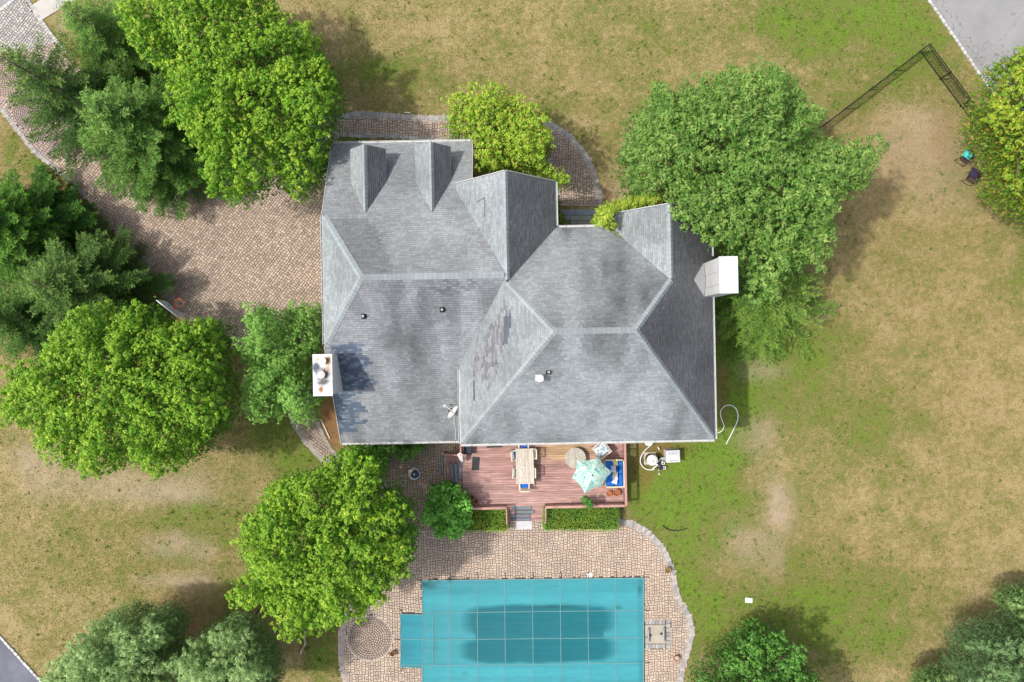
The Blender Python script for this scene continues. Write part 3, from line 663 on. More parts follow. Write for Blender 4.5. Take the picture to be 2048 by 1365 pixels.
# ridge and hip caps, each one a folded piece
def caps(a, b, s1, s2, step=.215, wd=.19, tone=1.0):
    a = Vector(a); b = Vector(b); d = b-a; L_ = d.length; n = max(1, int(L_/step)); t = d/L_
    for k in range(n):
        p0 = a+t*(k*L_/n-.01); p1 = a+t*((k+1)*L_/n+.03); lift0, lift1 = .060, .022
        v1 = Vector(s1); v2 = Vector(s2)
        fr_ = tone*random.uniform(.92, 1.06); col = tuple(c*fr_ for c in (.30, .328, .335)); up = Vector((0, 0, 1))
        q0, q1 = p0, p1; pm_ = p0.lerp(p1, .80); mbc = MB()
        for pa, pb, la, lb_, tn in ((q0, pm_, lift0, lift0*.2+lift1*.8, 1.0), (pm_, q1, lift0*.2+lift1*.8, lift1, .5)):  # far end of each cap toned dark, groove shade put into the colour
            vs = []
            for p, l in ((pa, la), (pb, lb_)): vs += [p+v1*wd+up*l, p+up*(l+.012), p+v2*wd+up*l]
            vs += [v-up*.03 for v in vs[:3]]
            mbc.add(vs, [(0, 1, 4, 3), (1, 2, 5, 4), (0, 6, 7, 1), (1, 7, 8, 2)], tuple(c*tn for c in col))
        mbc.build('ridge_cap', M['roof'], roof)
def side(t, zf, sgn):            # unit vector on plane zf perpendicular to the line direction t
    h = Vector((-t[1], t[0])).normalized()*sgn; return Vector((h.x, h.y, zf(h.x, h.y)-zf(0, 0))).normalized()
def capline(p, q, f1, f2, tone=1):
    p = Vector((p[0], p[1], f1(*p))); q = Vector((q[0], q[1], f1(*q))); t = (q-p)
    caps(p, q, side(t, f1, 1), side(t, f2, -1), tone=tone)
capline((-7.22, 3.2), (-.3, 3.2), GN, GS)
capline((-9.4, 6.5), (-7.22, 3.2), GN, GW); capline((-7.22, 3.2), (-9.4, .08), GS, GW)
capline((1.9, .4), (5.63, .4), MN, MS); capline((-2.68, -5.2), (1.9, .4), MW, MS); capline((-.17, 2.82), (1.9, .4), MN, MW)
capline((5.63, .4), (10.34, -5.2), ME, MS); capline((7.72, 2.78), (5.63, .4), ME, MN)
capline((-.17, 8.18), (-.17, 2.95), MGE, MGW); capline((7.72, 6.43), (7.72, 2.85), ME, NGW)
for u0, vf in DORM: capline((u0, vf-.02), (u0, 6.7), (lambda u, v, u0=u0: 6.4-1.2*(u-u0)), (lambda u, v, u0=u0: 6.4-1.2*(u0-u)))
# gutters
def gutter(a, b, out):
    a = Vector(a); b = Vector(b); o_ = Vector((*out, 0)); u = Vector((0, 0, 1)); mb = MB()
    prof = [(0.0, -.02), (0.0, -.12), (.12, -.12), (.125, -.01), (.11, -.01), (.105, -.10), (.012, -.10), (.012, -.02)]
    n = len(prof); vs = [a+o_*x+u*z for x, z in prof]+[b+o_*x+u*z for x, z in prof]
    mb.add(vs, [(i, (i+1) % n, n+(i+1) % n, n+i) for i in range(n)]+[tuple(range(n)), tuple(range(2*n-1, n-1, -1))], (1, 1, 1))
    L_ = (b-a).length; t = (b-a)/L_; k = .5
    while k < L_: mb.box(a+t*k+o_*.06+u*-.012, (.03 if abs(t.x) > .5 else .12, .12 if abs(t.x) > .5 else .03, .012), col=(1, 1, 1)); k += .95
    mb.build('gutter', M['white'], house)
gutter((-9.5, 10.85, 3.80), (-1.95, 10.85, 3.80), (0, 1)); gutter((-9.5, .02, 6.4), (-9.5, 6.6, 6.4), (-1, 0))
gutter((-9.5, -5.44, 2.94), (-2.5, -5.44, 2.94), (0, -1)); gutter((-2.74, -5.28, ze), (-2.74, -1.2, ze), (-1, 0))
gutter((-2.74, -5.28, ze), (10.4, -5.28, ze), (0, -1)); gutter((10.4, -5.28, ze), (10.4, 2.1, ze), (1, 0)); gutter((10.4, 4.2, ze), (10.4, 6.45, ze), (1, 0))
gutter((2.38, 5.82, ze), (5.14, 5.82, ze), (0, 1)); gutter((2.38, 5.82, ze), (2.38, 8.2, ze), (1, 0))
# walls
def wall(poly, z1, m=M['siding'], name='wall'):
    n = len(poly)
    for i in range(n):
        a, b = Vector(poly[i]), Vector(poly[(i+1) % n]); d = (b-a).normalized(); h = z1[i] if isinstance(z1, (list, tuple)) else z1
        nrm = Vector((d.y, -d.x))*.06
        mb = MB(); k = 0
        while k*.2 < h-.01:                                              # lapped siding boards
            z0_, z1_ = k*.2, min((k+1)*.2, h); o1 = Vector((nrm.x, nrm.y))*(1.25)
            vs = [(a.x+o1.x, a.y+o1.y, z0_), (b.x+o1.x, b.y+o1.y, z0_), (b.x+nrm.x, b.y+nrm.y, z1_), (a.x+nrm.x, a.y+nrm.y, z1_), (a.x, a.y, z0_), (b.x, b.y, z0_), (b.x, b.y, z1_), (a.x, a.y, z1_)]
            mb.add(vs, [(0, 1, 2, 3), (5, 4, 7, 6), (0, 4, 5, 1), (3, 2, 6, 7)]); k += 1
        mb.build(name, m, house)
wall([(-9.1, -5.0), (-2.3, -5.0), (-2.3, 10.4), (-9.1, 10.4)], [2.95, 2.9, 3.7, 3.9][:1]*4)
wall([(-2.3, -4.85), (10.0, -4.85), (10.0, 5.4), (-2.3, 5.4)], 5.5)
wall([(-2.3, 5.5), (2.0, 5.5), (2.0, 7.75), (-2.3, 7.75)], 5.5); wall([(5.55, 5.5), (10.0, 5.5), (10.0, 6.05), (5.55, 6.05)], 5.5)
def prismwall(pts):           # gable end infill
    a = [Vector(p) for p in pts]; n = len(a); off = Vector((0, -.1, 0)) if abs(a[0].y-a[1].y) < .01 else Vector((.1, 0, 0))
    MB().add(a+[p+off for p in a], [tuple(range(n)), tuple(range(2*n-1, n-1, -1))]+[(i, n+i, n+(i+1) % n, (i+1) % n) for i in range(n)]).build('gable_wall', M['siding'], house)
prismwall([(-2.3, 7.8, 5.4), (2.0, 7.8, 5.4), (-.17, 7.8, 8.2)]); prismwall([(5.6, 6.1, 5.4), (10, 6.1, 5.4), (7.72, 6.1, 8.25)])
prismwall([(-9.1, -5, 2.9), (-9.1, 10.4, 3.9), (-9.1, 6.6, 6.2), (-9.1, 0, 6.2)])
for u0, vf in DORM:
    dm = empty('dormer'); dm.parent = house; bb = MB(); zb = GN(0, vf-.25)-.1
    for sx in (-1, 1):
        x = u0+sx*.78
        vs = [(x, vf-.25, zb), (x, vf-.25, 5.45), (x, 8.6, 5.45), (x, 8.6, 5.0)]; bb.add(vs+[(v[0]-sx*.08, v[1], v[2]) for v in vs], [(0, 1, 2, 3), (7, 6, 5, 4), (0, 4, 5, 1), (1, 5, 6, 2)], (.3, .3, .32))
    bb.build('side_wall', M['siding'], dm)
    MB().add([(u0-.78, vf-.26, zb), (u0+.78, vf-.26, zb), (u0+.78, vf-.26, 5.45), (u0, vf-.26, 6.3), (u0-.78, vf-.26, 5.45)], [(0, 1, 2, 3, 4)]).build('front_wall', M['siding'], dm)
    MB().box((u0, vf-.24, 4.95), (.8, .05, .9)).build('pane', M['glass'], dm)
    for sx in (-1, 1): MB().box((u0+sx*.44, vf-.22, 4.95), (.08, .06, 1.0)).build('window_frame', M['white'], dm)
for x, y, z, w_, h_, ax in ((0, 7.83, 3.8, 1.4, 1.4, 0), (7.7, 6.13, 3.9, 1.4, 1.4, 0), (3.6, 5.5, 1.3, 1.1, 2.2, 0), (10.03, 0, 3.9, 1.2, 1.3, 1), (10.03, -3, 3.9, 1.2, 1.3, 1), (3.5, -4.95, 1.9, 2.4, 2.1, 0), (8, -4.95, 3.9, 1.2, 1.3, 0), (0, -4.95, 3.9, 1.2, 1.3, 0)):
    fr = MB().box((x, y+(.06 if y > 0 and not ax else -.06 if not ax else 0), z), ((w_+.2, .1, h_+.2) if not ax else (.2, w_+.2, h_+.2))).build('window', M['white'], house)
    MB().box((x+(.0 if not ax else .09), y+(.10 if y > 0 and not ax else -.10 if not ax else 0), z), ((w_, .06, h_) if not ax else (.06, w_, h_))).build('pane', M['glass'], fr)
# rake boards
for (p, q, f) in (((-9.55, 10.85), (-9.55, 6.62), GN), ((-9.55, -5.44), (-9.55, -.06), GS), ((-2.72, 8.24), (-.17, 8.24), MGW), ((-.17, 8.24), (2.38, 8.24), MGE), ((5.14, 6.49), (7.72, 6.49), NGW), ((7.72, 6.49), (10.4, 6.49), ME), ((-1.92, 10.85), (-1.92, 8.1), GN)):
    MB().bar((p[0], p[1], f(*p)-.09), (q[0], q[1], f(*q)-.09), .035, .17).build('rake_board', M['white'], house)
# left chimney (boxed flue with rusty cap)
ch = empty('chimney'); ch.parent = house; ch['label'] = 'white boxed chimney with rust and soot stained cap'
MB().box((-9.38, -1.5, 4.9), (.86, 1.94, 5.3)).box((-9.38, -1.5, 1.5), (.86, 1.94, 3.0)).build('chimney_stack', M['siding'], ch)
cm = MB(); nx_, ny_ = 18, 38; stains = [(-9.30, -1.45, .30, .26, (.05, .048, .048), 1.3), (-9.66, -1.12, .17, .24, (.07, .085, .11), 1.2), (-9.34, -1.84, .30, .17, (.10, .095, .09), 1.1), (-9.06, -.82, .13, .24, (.24, .10, .03), 1.2), (-9.6, -.72, .10, .07, (.42, .22, .09), .7), (-9.45, -2.2, .11, .15, (.30, .12, .03), 1.2), (-9.05, -1.18, .12, .12, (.55, .36, .16), .8), (-9.15, -1.35, .15, .2, (.2, .16, .13), .6)]
for i in range(nx_+1):
    for j in range(ny_+1):
        x, y = -9.84+.96*i/nx_, -2.53+2.06*j/ny_; c = np.array((.70, .70, .70))
        for sx, sy, rx, ry, cl, am in stains:
            k = math.exp(-((x-sx)/rx)**2-((y-sy)/ry)**2)*am*(.7+1.1*vnoise(x, y, .09, 1)); k = min(1, k); c = c*(1-k)+np.array(cl)*k
        cm.v.append((x, y, 7.648)); cm.c.append(tuple(c))
for i in range(nx_):
    for j in range(ny_): a_ = i*(ny_+1)+j; cm.f.append((a_, a_+ny_+1, a_+ny_+2, a_+1))
cm.box((-9.36, -1.5, 7.60), (.96, 2.06, .09), col=(.75, .75, .75)); cm.build('chimney_cap', M['paint'], ch)
MB().lathe((-9.31, -.80, 7.65), [(.14, 0), (.14, .16), (.18, .16), (.18, .20), (.05, .25)], 18).build('flue_cap', M['plastic'], ch)
MB().lathe((-9.38, -1.47, 7.65), [(.15, 0), (.15, .18), (.19, .18), (.19, .22), (.05, .25)], 18, (.60, .50, .47)).build('flue_cap', M['paint'], ch)
# right chimney
ch2 = empty('chimney'); ch2.parent = house; ch2['label'] = 'plain bright white boxed chimney with flat cap'
cx0, cx1 = 9.83, 10.72; cy0, cy1 = 2.05, 3.8
MB().box(((cx0+cx1)/2, (cy0+cy1)/2, 4.6), (cx1-cx0-.06, cy1-cy0-.06, 9.3)).build('chimney_stack', M['siding'], ch2)
MB().bbox(((cx0+cx1)/2, (cy0+cy1)/2, 9.3), (cx1-cx0, cy1-cy0, .1), 0, .01).build('chimney_cap', M['siding'], ch2)
for sx, sy in ((9.95, 2.2), (9.98, 2.9), (9.95, 3.65), (10.6, 2.2), (10.6, 3.6), (10.15, 3.2)): MB().lathe((sx, sy, 9.35), [(.028, 0), (.02, .015)], 8, (.35, .34, .32)).build('cap_screw', M['paint'], ch2)
for sy in (2.5, 3.1): MB().box((cx0+.005, sy, 8.0), (.012, .02, 2.4), col=(.45, .45, .45)).build('panel_seam', M['paint'], ch2)
for sx in (10.12,): MB().box((sx, (cy0+cy1)/2, 9.352), (.012, cy1-cy0-.04, .006), col=(.5, .5, .5)).build('panel_seam', M['paint'], ch2)
MB().lathe((10.42, 2.95, 9.35), [(.15, 0), (.15, .05), (.05, .07)], 16).build('flue_cap', M['plastic'], ch2)
ap = Vector((9.15, 2.9, ME(9.15, 0)+.03))
for (a, c) in (((9.83, 2.05), (9.83, 2.92)), ((9.83, 2.92), (9.83, 3.8))):
    A_ = Vector((a[0], a[1], ME(a[0], 0)+(.45 if a[1] == 2.92 else .03))); C_ = Vector((c[0], c[1], ME(c[0], 0)+(.45 if c[1] == 2.92 else .03)))
    MB().add([ap, A_, C_, ap-Vector((0, 0, .1)), A_-Vector((0, 0, .5)), C_-Vector((0, 0, .5))], [(0, 1, 2), (3, 5, 4), (0, 3, 4, 1), (0, 2, 5, 3)], (.34, .35, .36)).build('cricket', M['roof'], ch2)
# roof vents
def onroof(px, py, f):
    z = 6.
    for _ in range(20):
        p = WL(px, py, z); z = f(p.x, p.y)
    return Vector((p.x, p.y, z))
for px, py, f in ((728, 633, GS), (885, 620, GS), (1097, 744, MS)):
    p = onroof(px, py, f); v = empty('vent_pipe'); v.parent = house
    MB().box(p+Vector((0, 0, .03)), (.26, .3, .02), rot=Matrix.Rotation(math.atan(.64), 3, 'X')).build('flashing', M['black'], v)
    MB().lathe(p, [(.11, -.05), (.09, .14), (.05, .16), (.05, .32)], 12, cap=False).build('pipe', M['dark'], v)
    MB().lathe(p+Vector((0, 0, .16)), [(.045, 0), (.052, .17), (.03, .17)], 12, cap=False).build('pipe_rim', M['plastic'], v)
p = onroof(1079, 756, MS); v = empty('roof_flue'); v.parent = house
MB().box(p+Vector((0, 0, .03)), (.42, .42, .02), rot=Matrix.Rotation(math.atan(.9), 3, 'X')).build('flashing', M['rail'] if False else M['pump'], v)
MB().lathe(p, [(.10, -.1), (.10, .55)], 14).build('pipe', M['pump'], v); MB().lathe(p+Vector((0, 0, .5)), [(.17, 0), (.19, .06), (.17, .14), (.04, .19)], 18).build('flue_cap', M['plastic'], v)
# lifted shingle flap on the middle gable
mb = MB()
for (a, c) in (((953, 405), (970, 396)), ((970, 398), (969, 435))):
    A_ = onroof(*a, MGW); C_ = onroof(*c, MGW); mb.bar(A_+Vector((0, 0, .04)), C_+Vector((0, 0, .04)), .06, .02, (.12, .13, .14))
mb.build('flashing_strip', M['paint'], roof)
# lichen spots on the east slope
mb = MB()
for k in range(170):
    u = random.uniform(6.2, 10.3); v_ = random.uniform(-5, 6.2)
    if u-5.63 < (.4-v_)*.84 or (v_ > 2 and u < 7.8): continue
    s_ = random.uniform(.012, .035); p = Vector((u, v_, ME(u, 0)+.03)); tt = [p+Vector((math.cos(a)*s_, math.sin(a)*s_*random.uniform(.6, 1.2), -math.cos(a)*s_*sE)) for a in (0, 1.3, 2.5, 3.8, 5)]
    mb.add(tt, [(0, 1, 2, 3, 4)], (.62, .62, .58))
mb.build('lichen_spots', M['paint'], roof, kind='stuff')
# satellite dish
p = onroof(893, 816, GS); pw = L2W(p.x, p.y, p.z)
sat = empty('satellite_dish', pw, label='white oval satellite dish on the lower garage roof', cat='satellite dish')
n = Vector((-.72, .62, .30)).normalized(); cc = Vector((.36, -.18, .55)); a1 = n.cross(Vector((0, 0, 1))).normalized(); a2 = n.cross(a1)
vs = [cc-n*.07]; fs = []
for r_, dd in ((.5, -.052), (1, 0)):
    for i in range(20): an = 2*math.pi*i/20; vs.append(cc+n*dd+a1*.40*r_*math.cos(an)+a2*.36*r_*math.sin(an))
fs = [(0, 1+i, 1+(i+1) % 20) for i in range(20)]+[(1+i, 21+i, 21+(i+1) % 20, 1+(i+1) % 20) for i in range(20)]
nv = len(vs); vs += [q-n*.02 for q in vs]; fs += [tuple(nv+i for i in f[::-1]) for f in fs]+[(21+i, nv+21+i, nv+21+(i+1) % 20, 21+(i+1) % 20) for i in range(20)]
MB().add(vs, fs).build('reflector', M['plastic'], sat, shade=False)
MB().tube([(.2, -.12, .0), (.24, -.13, .35), cc-n*.08], .028).build('mast', M['dark'], sat); MB().tube([cc-a2*.1+Vector((0, 0, -.3)), cc+n*.30+Vector((0, 0, -.24)), cc+n*.55+Vector((0, 0, -.08))], .022).build('feed_arm', M['plastic'], sat)
MB().box(cc+n*.56+Vector((0, 0, -.06)), (.12, .10, .08)).build('feed_horn', M['pump'], sat); MB().box((.2, -.12, .02), (.2, .2, .04)).build('mount_plate', M['dark'], sat)
cab = [onroof(x, y, GS) for x, y in ((908, 833), (909, 850), (911, 862), (911, 880))]
MB().tube([L2W(q.x, q.y, q.z+.04)-pw for q in cab], .018).build('cable', M['pump'], sat)

# ------------------------------------------------------------------ front steps
fs_ = empty('front_steps', W(1160, 430), label='grey bluestone slab steps at the recessed front entrance', cat='steps'); fo = W(1160, 430)
for k, (y0_, y1_, z_, cuts) in enumerate(((419, 431, .10, [1112, 1152, 1207]), (431, 442, .25, [1112, 1141, 1207]), (442, 472, .40, [1112, 1154, 1207]))):
    for a, c in zip(cuts[:-1], cuts[1:]):
        p, q = W(a+.5, y1_, z_), W(c-.5, y0_, z_); MB().bbox(((p.x+q.x)/2, (p.y+q.y)/2, z_/2), (q.x-p.x, q.y-p.y-.02, z_), 0, .012, tuple(random.uniform(.8, 1.1)*t for t in (.25, .26, .27))).build('step_slab', M['paint'], fs_, org=fo)

# ------------------------------------------------------------------ DECK
deck = empty('deck', (0, 0, 0), TH, label='raised red stained timber deck behind the house with two stairs', cat='deck')
uW, uE, vN, vS, zd = -3.02, 6.28, -4.9, -9.5, .75
def board_col(u, v):
    x, y = L2W(u, v)[:2]; px, py = toPx(x, y, zd); base = np.array((.385, .225, .198))
    yl = math.exp(-(((px-1130)/75)**2+((py-903)/22)**2)**1.5)*.9
    base = base*(1+.18*(vnoise(x*.4, y*4, .35, 2)-.5)); base = base*(1-yl)+np.array((.40, .27, .14))*yl
    wn_ = math.exp(-(((px-985)/60)**2+((py-985)/30)**2))*.3+math.exp(-(((px-1060)/200)**2+((py-1000)/14)**2))*.3
    return base*(1-wn_)+np.array((.50, .33, .29))*wn_
bw = .142; nb = int((vN-vS)/bw)
def plank(a, b, v, z, wd=bw, name='deck_board', along='u'):
    mb = MB(); n = max(1, int((b-a)/.35)); f = random.uniform(.82, 1.14); h = random.uniform(-.002, .002); g_ = .010
    vs = []; cs = []
    for i in range(n+1):
        t = a+.004+(b-a-.008)*i/n; c = board_col(t, v)*f*random.uniform(.94, 1.06) if along == 'u' else np.array((.33, .19, .165))*f
        for dv, dz in ((-wd/2+g_/2, -.03), (-wd/2+g_/2, 0), (wd/2-g_/2, 0), (wd/2-g_/2, -.03)):
            vs.append((t, v+dv, z+dz+h) if along == 'u' else (v+dv, t, z+dz+h)); cs.append(tuple(c))
    fs = [(i*4+k, i*4+k+1, i*4+k+5, i*4+k+4) for i in range(n) for k in range(3)]+[(0, 1, 2, 3), (n*4+3, n*4+2, n*4+1, n*4)]
    if along == 'u': fs = [f_[::-1] for f_ in fs]
    mb.v = vs; mb.c = cs; mb.f = fs; return mb.build(name, M['deck'], deck)
for k in range(nb+1):
    v = vN-(k+.5)*bw; cuts = [uW]
    if v < vS+.03: pass
    x = uW+random.choice((1.6, 2.4, 3.2, 4.1, 4.6))
    while x < uE-1: cuts.append(x); x += random.choice((2.4, 3.1, 3.7, 4.6))
    cuts.append(uE)
    for a, c in zip(cuts[:-1], cuts[1:]): plank(a, c, v, zd)
fr = MB(); fr.box(((uW+uE)/2, (vN+vS)/2, zd-.12), (uE-uW-.06, vN-vS-.06, .16), col=(.25, .25, .25))
for x in np.arange(uW+.1, uE, 1.5):
    for y in (vS+.1, -7.2): fr.box((x, y, (zd-.2)/2), (.1, .1, zd-.2))
fr.build('substructure', M['rail'], deck)
for x0_, x1_ in ((uW, -.48), (1.7, uE)): MB().box(((x0_+x1_)/2, vS-.045, zd-.13), (x1_-x0_, .04, .28)).build('fascia_board', M['rail'], deck)
MB().box((uE+.03, (vN+vS)/2, zd-.13), (.04, vN-vS, .28)).build('fascia_board', M['rail'], deck)
# south stair
for k in range(4):
    zt = .6-.15*k
    for j in range(2): plank(-.44, 1.67, vS-.03-.262*k-.066-.131*j, zt, .131, 'stair_tread')
    MB().box((.615, vS-.03-.262*k, zt-.02-.06), (2.1, .02, .13), col=(.9, .9, .9)).build('stair_riser', M['rail'], deck)
for x in (-.46, 1.69): MB().add([(x, vS, 0), (x, vS, .6), (x, vS-1.08, .15), (x, vS-1.08, 0)]+[(x+.04, vS, 0), (x+.04, vS, .6), (x+.04, vS-1.08, .15), (x+.04, vS-1.08, 0)], [(0, 1, 2, 3), (7, 6, 5, 4), (1, 5, 6, 2), (2, 6, 7, 3)]).build('stringer', M['rail'], deck)
# west stair
for k in range(3):
    zt = .55-.18*k
    for j in range(2): plank(-8.35, -6.55, uW-.03-.3*k-.075-.15*j, zt, .15, 'stair_tread', 'v')
    MB().box((uW-.03-.3*k, -7.45, zt-.08), (.02, 1.8, .13)).build('stair_riser', M['rail'], deck)
# railings
def rail(a, b, z0_, z1_, post=True, wd=.13):
    a = Vector(a); b = Vector(b); d = b-a; L_ = d.length; t = d/L_
    def P(s_, z): q = a+t*s_; return Vector((q.x, q.y, z))
    MB().bar(P(0, z1_), P(L_, z1_), wd, .035, (1.25, 1.3, 1.3)).build('top_rail', M['rail'], deck)
    MB().bar(P(0, z1_-.07), P(L_, z1_-.07), .04, .07).build('upper_rail', M['rail'], deck); MB().bar(P(0, z0_+.1), P(L_, z0_+.1), .04, .07).build('bottom_rail', M['rail'], deck)
    n = int(L_/.125)
    for i in range(1, n): q = P(i*L_/n, 0); MB().box((q.x, q.y, (z0_+z1_)/2), (.034, .034, z1_-z0_-.14)).build('baluster', M['rail'], deck)
    m = max(1, round(L_/1.7))
    for i in range(m+1): q = P(.05+i*(L_-.1)/m, 0); MB().box((q.x, q.y, (z0_+z1_)/2-.1), (.09, .09, z1_-z0_+.1)).build('rail_post', M['rail'], deck)
rail((uE+.02, vN-.05, 0), (uE+.02, vS, 0), zd, 1.62); rail((1.72, vS+.02, 0), (uE-.03, vS+.02, 0), zd, 1.62); rail((uW+.06, vS+.02, 0), (-.5, vS+.02, 0), zd, 1.62)
rail((uW-.02, -8.4, 0), (uW-.02, vS+.1, 0), zd, 1.62, wd=.09); rail((uW-.02, -6.45, 0), (uW-.02, -5.3, 0), zd, 1.62, wd=.07)
def slope_rail(x, v0, v1, z0_, z1_):
    a = Vector((x, v0, z0_+.87)); b = Vector((x, v1, z1_+.87)); MB().bar(a, b, .07, .03, (1.25, 1.3, 1.3)).build('stair_rail', M['rail'], deck)
    MB().box((x, v1+.04, (z1_+.87)/2), (.08, .08, z1_+.87)).build('rail_post', M['rail'], deck)
    for i in range(1, 7): t = i/7; q = a.lerp(b, t); MB().box((x, q.y, q.z-.42), (.03, .03, .8)).build('baluster', M['rail'], deck)
slope_rail(-.5, vS, vS-1.05, .75, .1); slope_rail(1.73, vS, vS-1.05, .75, .1)
a = Vector((uW-.05, -6.45, 1.6)); b = Vector((uW-1.0, -6.45, 1.0)); MB().bar(a, b, .07, .03).build('stair_rail', M['rail'], deck); MB().bar(b, b-Vector((0, 0, 1.0)), .08).build('rail_post', M['rail'], deck)
for i in range(1, 6): q = a.lerp(b, i/6); MB().box((q.x, q.y, q.z-.45), (.03, .03, .85)).build('baluster', M['rail'], deck)

# tread mats
def tmat(px, py, z, wx, wy, rz, label):
    p = W(px, py, z); r = empty('stair_mat', p, rz, label=label, cat='stair mat', group='slate grey stair tread mats')
    MB().bbox((0, 0, .008), (wx, wy, .012), 0, .004).build('mat_border', M['black'], r); MB().bbox((0, 0, .016), (wx-.05, wy-.05, .008), 0, .003).build('mat_pad', M['mat'], r)
tmat(1044, 1016, .60, 1.17, .22, TH, 'slate grey tread mat on the top step of the stair above the pool'); tmat(1049.5, 1024.3, .45, 1.17, .20, TH, 'slate grey tread mat on the second step down to the pool, shifted right')
tmat(1041.5, 1032, .30, 1.17, .18, TH, 'slate grey tread mat on the third step down to the pool'); tmat(1042.5, 1039, .15, 1.17, .17, TH, 'slate grey tread mat on the lowest step next to the speckled slab')
tmat(921, 940, .755, .2, 1.15, 0, 'slate grey mat on the deck edge at the west stair'); tmat(912, 946, .55, .2, 1.15, .04, 'straight slate grey mat on the upper step of the west stair')
tmat(904.5, 946.5, .37, .2, 1.15, .12, 'slanted slate grey mat on the lower step of the west stair'); tmat(884.5, 933, .05, .15, 1.12, .03, 'narrow dark grey mat lying on the pavers at the foot of the west stair')
# ------------------------------------------------------------------ furniture
tb = empty('dining_table', W(1049.5, 933, zd)+Vector((-.0, 0, 0)), TH, label='long weathered teak dining table in the middle of the deck', cat='dining table')
c = W(1049.7, 933, 1.5); tb.location = (c.x, c.y, zd)
for k in range(9): MB().bbox(((k-4)*.113, 0, .735), (.104, 1.84, .03), 0, .004, tuple([random.uniform(.88, 1.1)]*3)).build('table_slat', M['teak'], tb)
for sy in (-1, 1): MB().bbox((0, sy*.965, .736), (1.02, .085, .03), 0, .004).build('end_board', M['teak'], tb)
MB().box((0, 0, .68), (.9, 1.85, .07), col=(.7, .7, .7)).build('apron', M['teak'], tb)
for sx in (-1, 1):
    for sy in (-1, 1): MB().box((sx*.42, sy*.88, .33), (.08, .08, .66)).build('leg', M['teak'], tb)
MB().lathe((0.0, 0.04, .752), [(.028, 0), (.028, .002)], 10).build('umbrella_hole', M['black'], tb)
def mk_chair():
    r = empty('patio_chair')
    MB().box((0, 0, .40), (.5, .5, .05)).build('seat_frame', M['cream'], r); MB().bbox((0, .06, .46), (.46, .38, .08), 0, .03).build('cushion', M['blue'], r)
    for sx in (-1, 1):
        for sy in (-1, 1): MB().box((sx*.26, sy*.24, .31 if sy > 0 else .45), (.05, .05, .62 if sy > 0 else .9)).build('leg', M['cream'], r)
        MB().box((sx*.27, 0, .64), (.055, .54, .03), col=(1.15, 1.2, 1.35)).build('armrest', M['cream'], r)
    MB().box((0, -.27, .90), (.55, .055, .06), col=(1.1, 1.1, 1.05)).build('top_rail', M['cream'], r)
    for k in range(7): MB().bar(((k-3)*.068, -.12, .50), ((k-3)*.068, -.27, .90), .045, .02, up=(1, 0, 0)).build('back_slat', M['cream'], r)
    return r
chair = mk_chair(); first = True
for px, py, z, off, rz, lab in ((1049, 984, 1.68, .27, TH, 'patio chair with blue cushion at the pool end of the dining table'), (1047, 879, 1.68, .27, math.pi+TH, 'patio chair with blue cushion at the house end of the dining table'),
        (1022.7, 914, 1.68, .27, R(-82), 'skewed cream patio chair at the upper left side of the dining table'), (1025.8, 948, 1.68, .27, R(-92), 'cream patio chair pushed in at the lower left side of the dining table'),
        (1073, 909.5, 1.68, .27, R(92), 'cream patio chair with blue cushion showing at the upper right side of the dining table'), (1071, 947, 1.68, .27, R(91), 'cream patio chair pushed in at the lower right side of the dining table')):
    p = W(px, py, z); f_ = Vector((-math.sin(rz), math.cos(rz), 0)); o = chair if first else copy_tree(chair); first = False
    o.location = (p.x+f_.x*off, p.y+f_.y*off, zd+.002); o.rotation_euler = (0, 0, rz); tag(o, lab, 'chair', 'patio chairs around the dining table')
c = W(1151, 917, 1.2); rt = empty('round_table', (c.x, c.y, zd), label='round weathered wooden table with a centre hole partly under the parasol', cat='table')
for k in range(9):
    x0_ = -.585+k*.13; x1_ = x0_+.124; pts = []
    for t in np.linspace(x0_, x1_, 4): pts.append((t, math.sqrt(max(.001, .35-t*t))))
    for t in np.linspace(x1_, x0_, 4): pts.append((t, -math.sqrt(max(.001, .35-t*t))))
    MB().prism(pts[::-1], .425, .455, tuple([random.uniform(.85, 1.0)*.85]*3)).build('table_slat', M['teak'], rt)
MB().lathe((0, 0, 0), [(.45, .40), (.55, .42), (.598, .425), (.598, .45), (.585, .45), (.585, .425)], 32, (.85, .85, .85), cap=False).build('rim', M['teak'], rt)
MB().lathe((0, 0, 0), [(.3, 0), (.25, .05), (.12, .1), (.12, .4), (.4, .42)], 16, (.7, .7, .7)).build('pedestal', M['teak'], rt); MB().lathe((.04, -.02, .456), [(.03, 0), (.03, .002)], 10).build('umbrella_hole', M['black'], rt)
# armchair with print cushion
c = W(1203, 900, 1.2); ac = empty('armchair', (c.x, c.y, zd), R(37), label='wooden armchair with grey floral print cushion set at an angle beside the eave', cat='armchair')
MB().box((0, 0, .28), (.78, .72, .06)).build('seat_frame', M['teak'], ac); MB().bbox((0, 0, .40), (.66, .64, .18), 0, .05).build('cushion', M['print'], ac)
for sy in (-1, 1): MB().box((0, sy*.39, .55), (.80, .07, .03), col=(1.15, 1.12, 1.1)).build('armrest', M['teak'], ac)
for sx in (-1, 1):
    for sy in (-1, 1): MB().box((sx*.36, sy*.38, .27), (.06, .06, .54)).build('leg', M['teak'], ac)
MB().box((.40, 0, .62), (.05, .78, .30)).build('backrest', M['teak'], ac); MB().bbox((.30, 0, .55), (.14, .64, .30), 0, .05).build('back_cushion', M['print'], ac)
